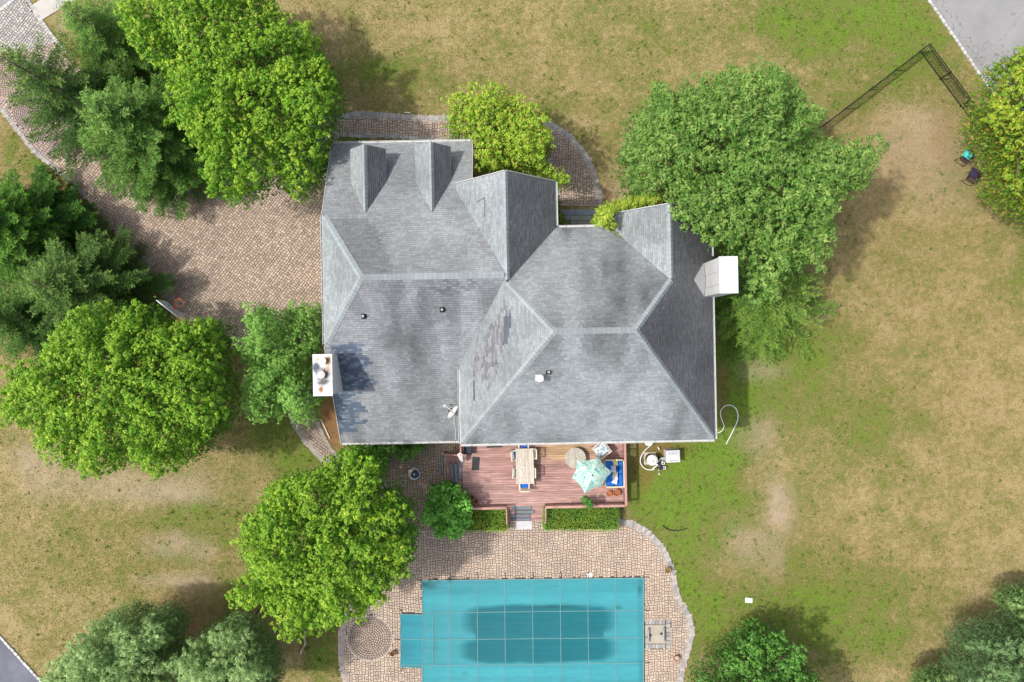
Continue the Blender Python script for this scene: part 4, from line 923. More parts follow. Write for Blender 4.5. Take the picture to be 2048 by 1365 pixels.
# sofa
c = W(1229, 947, 1.2); sf = empty('sofa', (c.x, c.y, zd), TH, label='two seat deck sofa with bright blue cushions below the parasol', cat='sofa')
MB().box((0, 0, .22), (1.02, 1.50, .10)).build('base_frame', M['cream'], sf)
for sy in (-1, 1):
    MB().bbox((-.10, sy*.36, .36), (.78, .70, .16), 0, .04).build('seat_cushion', M['blue'], sf); MB().bbox((.34, sy*.36, .58), (.22, .70, .42), 0, .06).build('back_cushion', M['blue'], sf)
    MB().box((0, sy*.765, .42), (.98, .06, .34), col=(1.1, 1.1, 1.1)).build('side_panel', M['cream'], sf)
    for sx in (-1, 1): MB().box((sx*.45, sy*.68, .09), (.06, .06, .18)).build('leg', M['cream'], sf)
MB().box((.49, 0, .52), (.05, 1.5, .60), col=(1.1, 1.1, 1.1)).build('back_panel', M['cream'], sf)
for px, py, cc_, rz, lab in ((1231, 926, (.66, .60, .34), .2, 'pale yellow throw pillow at the house end of the blue sofa'), (1227.5, 938.5, (.52, .54, .60), .05, 'pale grey throw pillow second from the house end of the blue sofa'), (1230.5, 950, (.60, .56, .42), -.15, 'small cream throw pillow between the grey and the white pillow'), (1230, 961.5, (.74, .74, .76), -.2, 'white throw pillow at the pool end of the blue sofa')):
    q = W(px, py, 1.38); vs = []; fs = []; n = 6
    for i in range(n+1):
        for j in range(n+1):
            a_, b_ = i/n*2-1, j/n*2-1; k = (1-a_**4)*(1-b_**4); sx = 1-.12*(1-abs(b_))**1; vs.append((a_*.17*(1-.08*(1-b_*b_)), b_*.2*(1-.08*(1-a_*a_)), .07*k**.5))
    m_ = len(vs); vs += [(x, y, -z*.6) for x, y, z in vs]
    for i in range(n):
        for j in range(n): f_ = (i*(n+1)+j, (i+1)*(n+1)+j, (i+1)*(n+1)+j+1, i*(n+1)+j+1); fs += [f_, tuple(m_+x for x in f_[::-1])]
    o = MB().add(vs, fs, cc_).build('throw_pillow', M['fabric'], shade=True, label=lab, cat='pillow', group='throw pillows on the blue sofa'); o.location = (q.x, q.y, 1.31); o.rotation_euler = (0, R(-35), rz)
# parasol
zu = 3.15; cu = W(1184, 950, zu); um = empty('parasol', (cu.x, cu.y, zd), label='open parasol with teal leaf print canopy beside the blue sofa', cat='parasol')
cor = [W(*p, zz)-Vector((cu.x, cu.y, zd)) for p, zz in (((1224.5, 944), 2.85), ((1197, 915.5), 2.95), ((1155, 920.5), 3.0), ((1143.5, 957), 2.9), ((1170, 987.5), 2.75), ((1205, 972), 2.75))]
apx = Vector((0, 0, zu+.22-zd)); vs = [apx]; fs = []; N_ = 5
for k in range(6):
    A_, B_ = cor[k], cor[(k+1) % 6]; base = len(vs)
    for i in range(1, N_+1):
        t = i/N_
        for j in range(N_+1):
            s_ = j/N_; e_ = A_.lerp(B_, s_); sag = math.sin(math.pi*s_)*.10*t; q = apx.lerp(e_, t*(1-sag*.9)); q.z += .10*math.sin(math.pi*t)-sag*.35; vs.append(q)
    for j in range(N_): fs.append((0, base+j, base+j+1))
    for i in range(N_-1):
        for j in range(N_): a_ = base+i*(N_+1)+j; fs.append((a_, a_+N_+1, a_+N_+2, a_+1))
MB().add(vs, [f[::-1] for f in fs]).build('canopy', M['umbrella'], um)
for k in range(6): MB().tube([apx-Vector((0, 0, .05)), apx.lerp(cor[k], .5)+Vector((0, 0, .05)), cor[k]-Vector((0, 0, .03))], .012, 5).build('rib', M['pump'], um)
MB().tube([(0, 0, 0), (0, 0, apx.z)], .022, 8).build('pole', M['teak'], um); MB().lathe((0, 0, apx.z-.02), [(.035, 0), (.04, .05), (.02, .09)], 10).build('finial', M['dark'], um); MB().lathe((0, 0, 0), [(.26, 0), (.26, .05), (.06, .08)], 16).build('base_weight', M['dark'], um)
# pots
def pot(px, py, z, r, lab, soil=True, plant=False, name='flower_pot', inner=None):
    p = W(px, py, z+r*1.6); rr = empty(name, (p.x, p.y, z), label=lab, cat='flower pot', group='terracotta flower pots')
    h = r*1.7; MB().lathe((0, 0, 0), [(r*.62, 0), (r*.9, h*.78), (r, h*.78), (r*1.04, h), (r*.86, h), (r*.82, h*.8)], 18, cap=False).build('pot_body', M['terracotta'], rr)
    MB().lathe((0, 0, h*.72), [(r*.84, 0), (r*.3, .012)], 18, inner).build('soil', M['paint'] if inner else M['soil'], rr)
    return rr
pot(1336, 1141, .05, .17, 'terracotta pot with dry weeds at the upper right of the patio', inner=(.12, .14, .05)); pot(1353.5, 1318, .05, .17, 'terracotta pot with pale content at the lower right of the patio', inner=(.4, .38, .34))
pot(785, 1308, .05, .16, 'terracotta pot beside the round brick medallion'); pot(1233.5, 986, zd+.002, .20, 'larger terracotta bowl at the pool side corner of the deck', inner=(.30, .10, .04)); pot(1218.5, 987.5, zd+.002, .16, 'smaller terracotta bowl next to the larger bowl on the deck', inner=(.34, .13, .06))
pot(952, 1003, zd+.002, .13, 'small terracotta pot near the round green bush on the deck'); pot(944, 995, zd+.002, .14, 'terracotta pot half hidden under the bush at the deck corner')
# deck small things
c = W(951.5, 927.5, zd); MB().bbox((c.x, c.y, zd+.010), (.43, .76, .012), R(-4), .004).build('door_mat', M['dark'], label='dark rectangular mat lying on the left part of the deck', cat='mat')
c = W(989, 891, zd); MB().bbox((c.x, c.y+.05, zd+.010), (.92, .36, .012), R(3), .004).build('door_mat', M['dark'], label='dark doormat half under the eave at the back door', cat='mat')
c = W(935, 902, 1.3); bx = empty('storage_crate', (c.x, c.y, zd), label='black open crate on the deck below the roof corner', cat='crate')
for sx, sy, wx, wy in ((0, .2, .44, .03), (0, -.2, .44, .03), (.21, 0, .03, .42), (-.21, 0, .03, .42)): MB().box((sx, sy, .25), (wx, wy, .5)).build('side_panel', M['black'], bx)
for k in range(4): MB().box((0, -.13+k*.09, .40), (.38, .03, .02), col=(4, 4.5, 5)).build('rack_bar', M['dark'], bx)
MB().box((0, 0, .02), (.4, .4, .03)).build('crate_floor', M['black'], bx)
# towel over the stair rail
tw = MB(); pts = [(914, 909), (921, 905), (924, 909), (926, 922), (924, 925), (919, 920)]; zz = [1.62, 1.68, 1.66, 1.45, 1.25, 1.35]
q = [W(p[0], p[1], z) for p, z in zip(pts, zz)]; cq = sum(q, Vector())/6+Vector((0, 0, .06)); tw.add(q+[cq]+[v-Vector((0, 0, .03)) for v in q], [(i, (i+1) % 6, 6) for i in range(6)]+[(i, 7+i, 7+(i+1) % 6, (i+1) % 6) for i in range(6)], (.70, .62, .63)); tw.build('towel', M['fabric'], label='pale pink towel draped over the rail post by the west stair', cat='towel')
c = W(1048.5, 1051, .07); MB().bbox((c.x, c.y, .062), (.93, .50, .03), TH, .01, (.52, .51, .52)).build('landing_slab', M['granite'], label='speckled pale grey slab at the foot of the pool stair', cat='stone slab')
# fire pit
c = W(828, 949, .6); fp = empty('fire_pit', (c.x, c.y, .046), R(12), label='octagonal fire pit with dark lid on the shaded paved area', cat='fire pit')
MB().lathe((0, 0, 0), [(.26, 0), (.22, .12), (.30, .38), (.36, .42), (.36, .46), (.3, .46)], 8, (.5, .52, .55)).build('bowl', M['paint'], fp)
MB().lathe((.03, -.02, .465), [(.27, 0), (.2, .07), (.07, .10)], 8, (1.6, 2.0, 2.4)).build('lid', M['dark'], fp); MB().lathe((.02, 0, .56), [(.05, 0), (.06, .03), (.02, .05)], 8, (.5, .5, .48)).build('handle', M['paint'], fp)
MB().add([(-.34, .05, .47), (-.28, .28, .47), (0, .33, .47), (-.02, .15, .53), (-.15, .02, .53)], [(4, 3, 2, 1, 0)], (.60, .50, .36)).build('cover_flap', M['fabric'], fp)
for i in range(3): MB().tube([(.2*math.cos(i*2.1), .2*math.sin(i*2.1), .2), (.33*math.cos(i*2.1), .33*math.sin(i*2.1), 0)], .02, 5).build('leg', M['black'], fp)
# pool equipment
c = W(1303, 921, .9); fl = empty('pool_filter', (W(1300, 917)).xy.to_3d(), label='round pool filter tank with white lid on a pad', cat='pool filter')
MB().bbox((0, 0, .04), (.72, .72, .08), TH, .01, (1.1, 1.05, .9)).build('pad', M['concrete'], fl); MB().lathe((0, 0, .08), [(.25, 0), (.31, .08), (.32, .55), (.30, .62)], 20).build('tank', M['dark'], fl)
MB().lathe((0, 0, .70), [(.325, 0), (.325, .03), (.30, .14), (.18, .22), (.04, .25)], 22).build('lid', M['plastic'], fl); MB().lathe((.02, -.02, .95), [(.035, 0), (.035, .03)], 8).build('gauge', M['dark'], fl)
c = W(1346.5, 913, .75); ht = empty('pool_heater', (c.x, c.y, 0), R(3), label='boxy pale grey pool heater with louvred top on the grass', cat='pool heater')
MB().bbox((0, 0, .38), (.80, .72, .76), 0, .03).build('casing', M['pump'], ht); MB().box((0, .36, .72), (.78, .03, .1)).build('rear_panel', M['dark'], ht)
for k in range(8): MB().box((-.28+k*.08, .18, .765), (.045, .20, .012), col=(.62, .62, .66)).build('louvre', M['pump'], ht)
for k in range(7): MB().box((-.25+k*.08, -.25, .765), (.05, .03, .010)).build('vent_slot', M['dark'], ht)
for sx, sy in ((-.3, 0), (.3, 0), (-.3, -.1), (.3, -.1)): MB().box((sx, sy, .765), (.05, .05, .010), col=(.7, .7, .72)).build('screw_plate', M['pump'], ht)
pm = empty('pool_pump', W(1320, 930), label='dark pool pump with white pipes between filter and heater', cat='pump'); po = W(1320, 930)
MB().box((-.02, .12, .16), (.28, .62, .2), R(8)).lathe((-.04, -.15, .05), [(.13, 0), (.15, .1), (.13, .32), (.05, .34)], 12).build('pump_body', M['dark'], pm); MB().box((-.02, .35, .25), (.16, .22, .16), R(8), (.8, 2.4, 1.6)).build('motor', M['dark'], pm)
def pipe(pts, r=.035): MB().tube([W(x, y, z)-po for x, y, z in pts], r, 8).build('pipe', M['plastic'], pm, shade=True)
pipe([(1331, 916, .35), (1322, 917, .35), (1314, 926, .35)]); pipe([(1331, 920, .3), (1324, 920, .3), (1324, 929, .3), (1329, 929, .3), (1329, 925, .3), (1325, 925, .3)], .032); pipe([(1326, 934, .3), (1331, 934, .3), (1331, 938.5, .3), (1326.5, 938.5, .3)], .032)
pipe([(1318, 932, .3), (1318, 942, .3)]); pipe([(1305, 938.5, .25), (1313, 932, .3)], .045); pipe([(1316, 894, .2), (1319, 900, .2)], .04); pipe([(1318, 946, .1), (1319, 950, .1)], .04)
MB().lathe(W(1313.5, 930, .4)-po, [(.045, 0), (.07, .01), (.07, .03), (.045, .04)], 12).build('valve_ring', M['plastic'], pm)
hs = smooth([(1320, 883), (1311, 884), (1299, 893), (1287, 905), (1281, 918), (1282, 928), (1288, 936), (1298, 940), (1309, 939)], 5)
MB().tube([W(x, y, .12) for x, y in hs], .035, 7).build('hose', M['plastic'], shade=True, label='white hose looping round the pool filter', cat='hose')
hs = smooth([(1436, 866), (1444, 862), (1448, 852), (1443, 838), (1441, 824), (1449, 813), (1462, 811), (1472, 818), (1476, 830), (1475, 842), (1468, 858), (1461, 872), (1452, 889)], 5)
MB().tube([W(x, y, .05) for x, y in hs], .03, 7).build('hose', M['plastic'], shade=True, label='white hose lying in a loop on the grass east of the house', cat='hose')
ed = smooth([(1325, 1051), (1333, 1058), (1345, 1061.5), (1360, 1061), (1374, 1057)], 4); q = [W(x, y, .05) for x, y in ed]; b = MB()
for a_, c_ in zip(q[:-1], q[1:]): b.bar(a_, c_, .035, .10)
b.build('garden_edging', M['dark'], label='short curved strip of black edging in the lawn above the patio corner', cat='edging')
c = W(1297, 883, .5); MB().lathe((c.x, c.y, .0), [(.22, 0), (.27, .5), (.29, .5), (.29, .54)], 6).build('bin_tub', M['plastic'], label='white tub half hidden under the eave above the filter', cat='tub')
c = W(1497.5, 1201); o = empty('valve_box', (c.x, c.y, 0), R(-4), label='small white valve box lid set in the right lawn', cat='valve box'); MB().bbox((0, 0, .02), (.40, .26, .05), 0, .01).build('lid', M['plastic'], o); MB().box((0, 0, .015), (.44, .30, .03)).build('frame', M['pump'], o)
b = MB()
for (a_, c_) in (((738, 228), (745, 228)), ((810, 226), (820, 226.5))): b.bar(W(*a_, .06), W(*c_, .06), .05, .05)
c = W(815, 226); MB().box((c.x, c.y, .05), (.34, .05, .05), -.05).build('path_light', M['plastic'], label='thin white bar light lying along the outer edge of the front path', cat='path light')
p0, p1 = W(1207, 413, .0), W(1208, 423, .0); MB().tube([W(1207, 424, .1), W(1206, 412, .9)], .03, 6).build('downspout', M['white'], label='short white upright pipe beside the front steps', cat='pipe')
q = [W(x, y, .06) for x, y in smooth([(641, 838), (648, 852), (660, 878)], 3)]; MB().tube(q, .03, 6).build('drain_pipe', M['plastic'], label='thin pale pipe along the right edge of the side path', cat='pipe')

# ------------------------------------------------------------------ metal fences
def fence(pts, h, label, gap=.115):
    o0 = W(*pts[0]); r = empty('metal_fence', o0, label=label, cat='fence'); tot = 0
    for a, b in zip(pts[:-1], pts[1:]):
        A_, B_ = W(*a)-o0, W(*b)-o0; d = B_-A_; L_ = d.length; t = d/L_; u = Vector((0, 0, 1))
        for z, s_ in ((h-.02, .045), (h-.20, .03), (.12, .03)): MB().bar(A_+u*z, B_+u*z, s_, .035).build('rail', M['black'], r)
        n = int(L_/gap)
        for i in range(1, n): q = A_+t*(i*L_/n); MB().box((q.x, q.y, h/2+.02), (.022, .022, h-.06), math.atan2(d.y, d.x)).build('picket', M['black'], r)
        m = max(1, round(L_/2.0))
        for i in range(m+1):
            q = A_+t*(i*L_/m); MB().bbox((q.x, q.y, (h+.06)/2), (.06, .06, h+.06), math.atan2(d.y, d.x), .01).build('fence_post', M['black'], r)
fence([(1640, 256), (1838.5, 104), (1960, 268)], 1.25, 'black metal picket fence meeting at a corner near the right road')
fence([(497, 1252), (531, 1205)], 1.2, 'short run of black metal fence between the pine and the maple at lower left')

# ------------------------------------------------------------------ lawn chairs
def lawn_chair(px, py, rz, lab, item):
    p = W(px, py, .4); r = empty('lawn_chair', (p.x, p.y, 0), rz, label=lab, cat='chair', group='folding lawn chairs under the right tree')
    MB().box((0, 0, .42), (.50, .48, .03), col=(.085, .045, .045)).build('seat', M['paint'], r)
    MB().box((0, .27, .68), (.50, .03, .50), rot=Matrix.Rotation(R(-14), 3, 'X'), col=(.085, .045, .045)).build('backrest', M['paint'], r)
    for sx in (-1, 1):
        MB().tube([(sx*.28, -.30, 0), (sx*.28, -.28, .60), (sx*.28, .24, .64), (sx*.28, .30, .0)], .016, 6).build('side_frame', M['black'], r); MB().box((sx*.28, 0, .655), (.05, .42, .02)).build('armrest', M['black'], r)
    MB().tube([(-.28, -.30, .03), (.28, -.30, .03)], .016, 6).build('cross_bar', M['black'], r); return p
p = lawn_chair(1930, 316, R(-38), 'brown folding lawn chair with a turquoise towel near the yellow tree', 0)
def cloth(px, py, z, s1, s2, rz, col, name, lab, cat):
    c_ = W(px, py, z); n = 6; vs = []; fs = []
    for i in range(n+1):
        for j in range(n+1): a_, b_ = i/n-.5, j/n-.5; vs.append((a_*s1+random.uniform(-.012, .012), b_*s2+random.uniform(-.012, .012), .05*math.sin(i*1.7+j)*.5-.35*max(0, abs(b_)-.3)+random.uniform(0, .02)))
    for i in range(n):
        for j in range(n): q = i*(n+1)+j; fs.append((q, q+n+1, q+n+2, q+1))
    m_ = len(vs); vs += [(x, y, z_-.015) for x, y, z_ in vs]; fs += [tuple(m_+k for k in f[::-1]) for f in fs]
    o = MB().add(vs, fs, col).build(name, M['fabric'], shade=True, label=lab, cat=cat); o.location = (c_.x, c_.y, z); o.rotation_euler = (0, 0, rz)
cloth(1936, 309, .88, .50, .42, R(-38), (.08, .55, .52), 'towel', 'turquoise towel hanging over the back of the upper lawn chair', 'towel')
lawn_chair(1943, 356, R(-32), 'brown folding lawn chair piled with dark clothes, the lower of the two', 1)
cloth(1949, 345, .80, .5, .5, R(-30), (.03, .028, .06), 'clothes_pile', 'dark navy clothes lying on the lower lawn chair', 'clothes')
# ------------------------------------------------------------------ basketball hoop
zb_ = 3.05; hc = W(357.5, 606.5, zb_); hoop = empty('basketball_hoop', W(352, 628), label='basketball hoop with orange rim and grey backboard at the driveway edge', cat='basketball hoop'); ho = W(352, 628)
bdir = Vector((43, -34, 0)).normalized(); bn = Vector((34, 43, 0)).normalized()
rg = [Vector((.235*math.cos(t), .235*math.sin(t), 0))+hc for t in np.linspace(0, 2*math.pi, 25)]
MB().tube(rg, .018, 6).build('rim', M['orange'], hoop, shade=True, org=ho); bc = hc-bn*.42; MB().bar(hc-bn*.24, bc, .12, .02).build('rim_bracket', M['orange'], hoop, org=ho)
bb = MB(); bb.bar(bc-bdir*.66+Vector((0, 0, .42)), bc+bdir*.66+Vector((0, 0, .42)), .03, 1.0, (.35, .37, .40)); bb.build('backboard', M['paint'], hoop, org=ho)
fr = MB()
for z in (-.1, .94): fr.bar(bc-bdir*.7+Vector((0, 0, z)), bc+bdir*.7+Vector((0, 0, z)), .05, .05, (.75, .76, .78))
for s_ in (-1, 1): fr.bar(bc+bdir*.69*s_+Vector((0, 0, -.1)), bc+bdir*.69*s_+Vector((0, 0, .94)), .05, .05, (.75, .76, .78))
fr.build('board_frame', M['paint'], hoop, org=ho)
pb = bc-bn*1.1; MB().tube([Vector((pb.x, pb.y, 0)), Vector((pb.x, pb.y, 2.6)), bc+Vector((0, 0, .3))-bn*.04], .05, 8).build('pole', M['black'], hoop, org=ho)
nb_ = MB()
for i in range(0, 24, 2): a_ = rg[i]; b_ = hc+(rg[(i+2) % 24]-hc)*.6-Vector((0, 0, .38)); nb_.bar(a_, b_, .010, .010, (.6, .55, .5)); a2_ = hc+(rg[i-2]-hc)*.6-Vector((0, 0, .38)); nb_.bar(a_, a2_, .010, .010, (.6, .55, .5))
nb_.build('net', M['paint'], hoop, org=ho)

# ------------------------------------------------------------------ vegetation
def unit(a): return a/np.maximum(np.linalg.norm(a, axis=-1, keepdims=True), 1e-6)
def leaf_faces(c, nrm, size, aspect=.6, fold=True):
    n = len(c); r = rng.normal(size=(n, 3)); t = unit(np.cross(nrm, r)); b = np.cross(nrm, t); s_ = size[:, None]
    droop = nrm*s_*-.18
    V = np.stack([c+t*s_*.5+droop, c+b*s_*.5*aspect, c-t*s_*.5+droop, c-b*s_*.5*aspect], 1); return V.reshape(-1, 3)
def polydist(x, y, poly):
    d = np.full(x.shape, 1e9)
    for i in range(len(poly)):
        ax, ay = poly[i]; bx_, by_ = poly[(i+1) % len(poly)]; vx, vy = bx_-ax, by_-ay; t = np.clip(((x-ax)*vx+(y-ay)*vy)/(vx*vx+vy*vy+1e-9), 0, 1)
        d = np.minimum(d, np.hypot(x-ax-vx*t, y-ay-vy*t))
    return d
def tree(name, outline, zmid, ztop, zlow, label, cols, cat='tree', bough=.75, nb=170, lpb=190, leaf=.15, aspect=.7, tip=None, gaps=.19, trunk_r=.22, base=None, mat_='leaf', group=None, up=.55, flat=1.35, per=9, rs=.13, mass=.9, spk=1.0, bark=True, sun_mix=1.0, gain=1.35, under=.28):
    P = [tuple(W(x, y, zmid)[:2]) for x, y in outline]
    A = np.array(P); A = A.mean(0)+(A-A.mean(0))*(.955 if bough > .35 else 1.0); P = [tuple(a_) for a_ in A]; cx, cy = A.mean(0); x0, y0 = A.min(0); x1, y1 = A.max(0)
    # maximum inner distance
    tx, ty = rng.uniform(x0, x1, 4000), rng.uniform(y0, y1, 4000); ins = pip(tx, ty, P); tx, ty = tx[ins], ty[ins]; dd = polydist(tx, ty, P); dm = dd.max()
    sd_k = rng.integers(0, 7); ph_ = rng.uniform(0, 6)
    def spoke(x, y):
        th = np.arctan2(y-cy, x-cx)+ph_; r_ = np.hypot(x-cx, y-cy); return vnoise(th*dm*1.25+r_*.25, r_*.42, .95, sd_k)
    # boughs by dart throwing, set in from the outline by their own radius
    B = []; tries = 0
    order = rng.permutation(len(tx)); mind = math.sqrt(len(tx)/4000*(x1-x0)*(y1-y0)/nb)*.72
    for i in order:
        if dd[i] < bough*.22: continue
        if all((tx[i]-b[0])**2+(ty[i]-b[1])**2 > (mind*(1.0))**2 for b in B): B.append((tx[i], ty[i], dd[i]))
        if len(B) >= nb: break
    B = np.array(B); n = len(B); q = np.clip(B[:, 2]/dm, 0, 1)
    ov = B[:, :2]-np.array([cx, cy]); ov = ov/np.maximum(np.hypot(ov[:, 0], ov[:, 1]), 1e-6)[:, None]; B[:, :2] += ov*(np.clip(1-q*4, 0, 1)*(rng.uniform(-1.2, -.25, n)+(spoke(B[:, 0], B[:, 1])-.5)*1.5*spk)*bough)[:, None]
    dome = np.sqrt(1-(1-q)**2)
    bz = zmid+(ztop-zmid)*dome*.88+rng.normal(0, .62, n)*bough+(vnoise(B[:, 0], B[:, 1], 1.7, 2)-.5)*1.0*mass+(spoke(B[:, 0], B[:, 1])-.5)*2.8*spk
    br = np.minimum(bough*rng.uniform(.65, 1.25, n), np.maximum(B[:, 2]*1.05, bough*.35))
    kill = rng.random(n) < gaps; bz = bz-kill*bough*1.3
    allV = []; allC = []
    cen = np.array([cx, cy, zmid-1.0])
    cols = np.array(cols)*gain; tipc = np.array(tip)*gain
    for k in range(n):
        m = max(5, int(lpb/per*(br[k]/bough)**2*rng.uniform(.75, 1.2)))
        dirs = unit(rng.normal(size=(m, 3))); dirs[:, 2] = np.where(dirs[:, 2] < -.2, -dirs[:, 2], dirs[:, 2])
        edge = 1-min(1, B[k, 2]/dm); oh = np.array([B[k, 0]-cx, B[k, 1]-cy]); oh = oh/max(1e-6, np.hypot(*oh)); lean = np.array([oh[0]*.55*edge, oh[1]*.55*edge, 0])
        rad = br[k]*(.45+.6*rng.random(m)**.7); rp = dirs*rad[:, None]*np.array([1, 1, flat]); rdl = rp[:, :2]@oh; rp[:, :2] += (rdl[:, None]*oh*.55-(rp[:, :2]-rdl[:, None]*oh)*.25)*min(1, .3+1.2*edge); rp += np.maximum(rp[:, 2:3], 0)*lean
        cen_ = np.array([B[k, 0], B[k, 1], bz[k]])+rp
        off = unit(rng.normal(size=(m, per, 3))+np.array([0, 0, .35]))*rng.uniform(.35, 1.1, (m, per, 1))*rs
        c = (cen_[:, None]+off).reshape(-1, 3); dd_ = np.repeat(dirs, per, 0); od = unit(off.reshape(-1, 3)); N2 = len(c)
        nr = unit(od*.6+dd_*.35+np.array([0, 0, up])+rng.normal(size=(N2, 3))*.3)
        sz = leaf*rng.uniform(.65, 1.25, N2); allV.append(leaf_faces(c, nr, sz, aspect))
        bt = np.repeat(np.clip((dirs[:, 2]-.05)*1.25, 0, 1)*rng.uniform(.25, 1, m), per)*(np.clip(od[:, 2]*.6+.6, 0, 1))*rng.uniform(.7, 1.05, N2)*(.55+.6*((k*.618) % 1))  # yellowish tips, lightened toward each bough's top as a highlight put into the colour
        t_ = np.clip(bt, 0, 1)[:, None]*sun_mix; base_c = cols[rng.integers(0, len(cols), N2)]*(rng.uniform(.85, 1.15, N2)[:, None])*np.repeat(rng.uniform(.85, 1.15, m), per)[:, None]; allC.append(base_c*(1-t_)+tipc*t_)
    # under canopy: fill so that no ground shows through the middle
    mu = int(n*lpb*under); s_ = rng.integers(0, n, mu); jx = rng.normal(0, bough*.6, (mu, 2)); ux = B[s_, 0]+jx[:, 0]; uy = B[s_, 1]+jx[:, 1]; ok = pip(ux, uy, P); ux, uy, s_ = ux[ok], uy[ok], s_[ok]
    uz = bz[s_]-rng.uniform(.3, 1.0, len(ux))*np.maximum(.5, (bz[s_]-zlow)*.75)
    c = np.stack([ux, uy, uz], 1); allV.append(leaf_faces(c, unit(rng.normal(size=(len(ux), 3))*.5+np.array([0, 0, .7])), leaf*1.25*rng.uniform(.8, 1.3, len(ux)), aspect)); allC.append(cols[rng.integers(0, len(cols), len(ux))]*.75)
    bp = W(*base) if base else Vector((cx*.97, cy*.97, 0)); root = empty(name, bp, label=label, cat=cat, group=group)
    V = np.concatenate(allV); C = np.concatenate(allC)
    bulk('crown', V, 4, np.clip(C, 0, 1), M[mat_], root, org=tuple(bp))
    if bark:
        mb = MB(); top = Vector((cx, cy, zmid+(ztop-zmid)*.35))-bp; f0 = top*.4+Vector((random.uniform(-.1, .1), random.uniform(-.1, .1), 0))
        mb.tube([Vector((0, 0, -.05)), Vector((f0.x*.3, f0.y*.3, f0.z*.6)), f0, top], trunk_r, 8, r1=trunk_r*.35); mb.build('trunk', M['bark'], root)
        lb = MB(); sel = rng.choice(n, min(n, 34), replace=False)
        for i in sel:
            e_ = Vector((B[i, 0], B[i, 1], bz[i]-.15))-bp; s0 = f0.lerp(top, random.uniform(0, .8)); mid = s0.lerp(e_, .5)+Vector((0, 0, -.25+.1*random.random())); lb.tube([s0, mid, e_], trunk_r*.32, 5, r1=.02)
        lb.build('limbs', M['bark'], root, kind='stuff')
    return root
MAPLE = [(.085, .225, .010), (.105, .26, .012), (.07, .19, .010), (.12, .28, .014)]; MTIP = (.40, .52, .045)
M1 = [(258, 48), (285, 20), (300, -5), (330, -45), (430, -70), (520, -40), (562, 5), (600, 38), (640, 68), (668, 105), (690, 165), (697, 222), (676, 262), (692, 300), (660, 330), (652, 372), (622, 402), (592, 418), (560, 385), (522, 395), (500, 412), (452, 428), (438, 395), (420, 330), (398, 300), (358, 245), (352, 215), (372, 180), (318, 160), (296, 130), (272, 92)]
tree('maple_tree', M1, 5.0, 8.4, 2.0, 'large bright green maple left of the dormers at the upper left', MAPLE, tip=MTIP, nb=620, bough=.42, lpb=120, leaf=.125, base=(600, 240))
M2 = [(42, 800), (62, 748), (95, 705), (130, 670), (145, 640), (185, 628), (200, 590), (236, 590), (262, 632), (285, 580), (306, 592), (318, 622), (335, 640), (348, 622), (358, 648), (372, 640), (385, 628), (402, 625), (440, 625), (462, 660), (470, 720), (480, 770), (498, 822), (470, 850), (447, 880), (430, 905), (400, 925), (372, 945), (335, 960), (290, 940), (230, 948), (180, 940), (150, 925), (120, 902), (88, 878), (62, 850)]
tree('maple_tree', M2, 5.5, 9.2, 2.2, 'wide bright green maple below the driveway at the left', MAPLE, tip=MTIP, nb=720, bough=.41, lpb=115, leaf=.12, base=(340, 760))
M3 = [(512, 972), (540, 948), (600, 938), (640, 915), (680, 890), (730, 890), (772, 905), (782, 940), (770, 975), (792, 962), (812, 975), (822, 1005), (848, 1030), (820, 1052), (858, 1058), (838, 1092), (848, 1122), (812, 1150), (790, 1180), (760, 1205), (735, 1238), (700, 1222), (680, 1240), (640, 1255), (600, 1268), (568, 1240), (545, 1215), (500, 1210), (468, 1162), (492, 1125), (484, 1070), (478, 1040), (504, 1005)]
tree('maple_tree', M3, 5.5, 8.8, 2.2, 'bright green maple between the side path and the pool patio', MAPLE, tip=MTIP, nb=580, bough=.41, lpb=115, leaf=.12, base=(705, 1030))
L1 = [(476, 690), (520, 668), (508, 630), (540, 608), (570, 618), (600, 595), (630, 608), (647, 598), (650, 660), (648, 700), (625, 712), (628, 760), (640, 785), (660, 800), (640, 822), (652, 850), (622, 852), (600, 825), (562, 838), (545, 850), (528, 825), (495, 800), (488, 775), (512, 745), (476, 722)]
tree('ornamental_tree', L1, 3.6, 6.2, 1.4, 'medium green small leaved tree against the west chimney', [(.11, .235, .035), (.135, .27, .045), (.085, .20, .03)], tip=(.25, .39, .09), nb=190, bough=.46, lpb=170, leaf=.10, base=(590, 715), trunk_r=.14, gain=1.65)
Y1 = [(868, 262), (892, 240), (880, 215), (910, 192), (950, 180), (1000, 180), (1040, 188), (1062, 215), (1085, 235), (1100, 270), (1112, 300), (1095, 320), (1112, 345), (1140, 352), (1152, 372), (1120, 388), (1108, 362), (1060, 350), (1010, 344), (980, 350), (952, 348), (946, 292), (912, 272)]
tree('ornamental_tree', Y1, 3.9, 6.0, 1.2, 'yellow green tree with orange tinted leaves at the front entrance', [(.16, .32, .02), (.21, .37, .025), (.13, .27, .02), (.18, .34, .02), (.36, .22, .05), (.20, .35, .03)], tip=(.42, .53, .05), spk=.7, nb=170, bough=.44, lpb=110, leaf=.11, base=(1000, 300), trunk_r=.10, gaps=.2, under=.5)
OAK = [(1226, 352), (1218, 300), (1250, 262), (1232, 205), (1280, 212), (1288, 162), (1335, 188), (1350, 160), (1400, 150), (1440, 128), (1468, 152), (1500, 138), (1550, 150), (1592, 155), (1598, 205), (1612, 238), (1638, 278), (1684, 298), (1700, 278), (1738, 286), (1752, 312), (1732, 345), (1700, 372), (1692, 402), (1656, 440), (1668, 470), (1650, 500), (1660, 520), (1600, 560), (1560, 555), (1540, 590), (1530, 640), (1480, 630), (1465, 600), (1478, 520), (1430, 505), (1400, 515), (1385, 495), (1340, 470), (1318, 440), (1310, 405), (1270, 405), (1240, 390)]
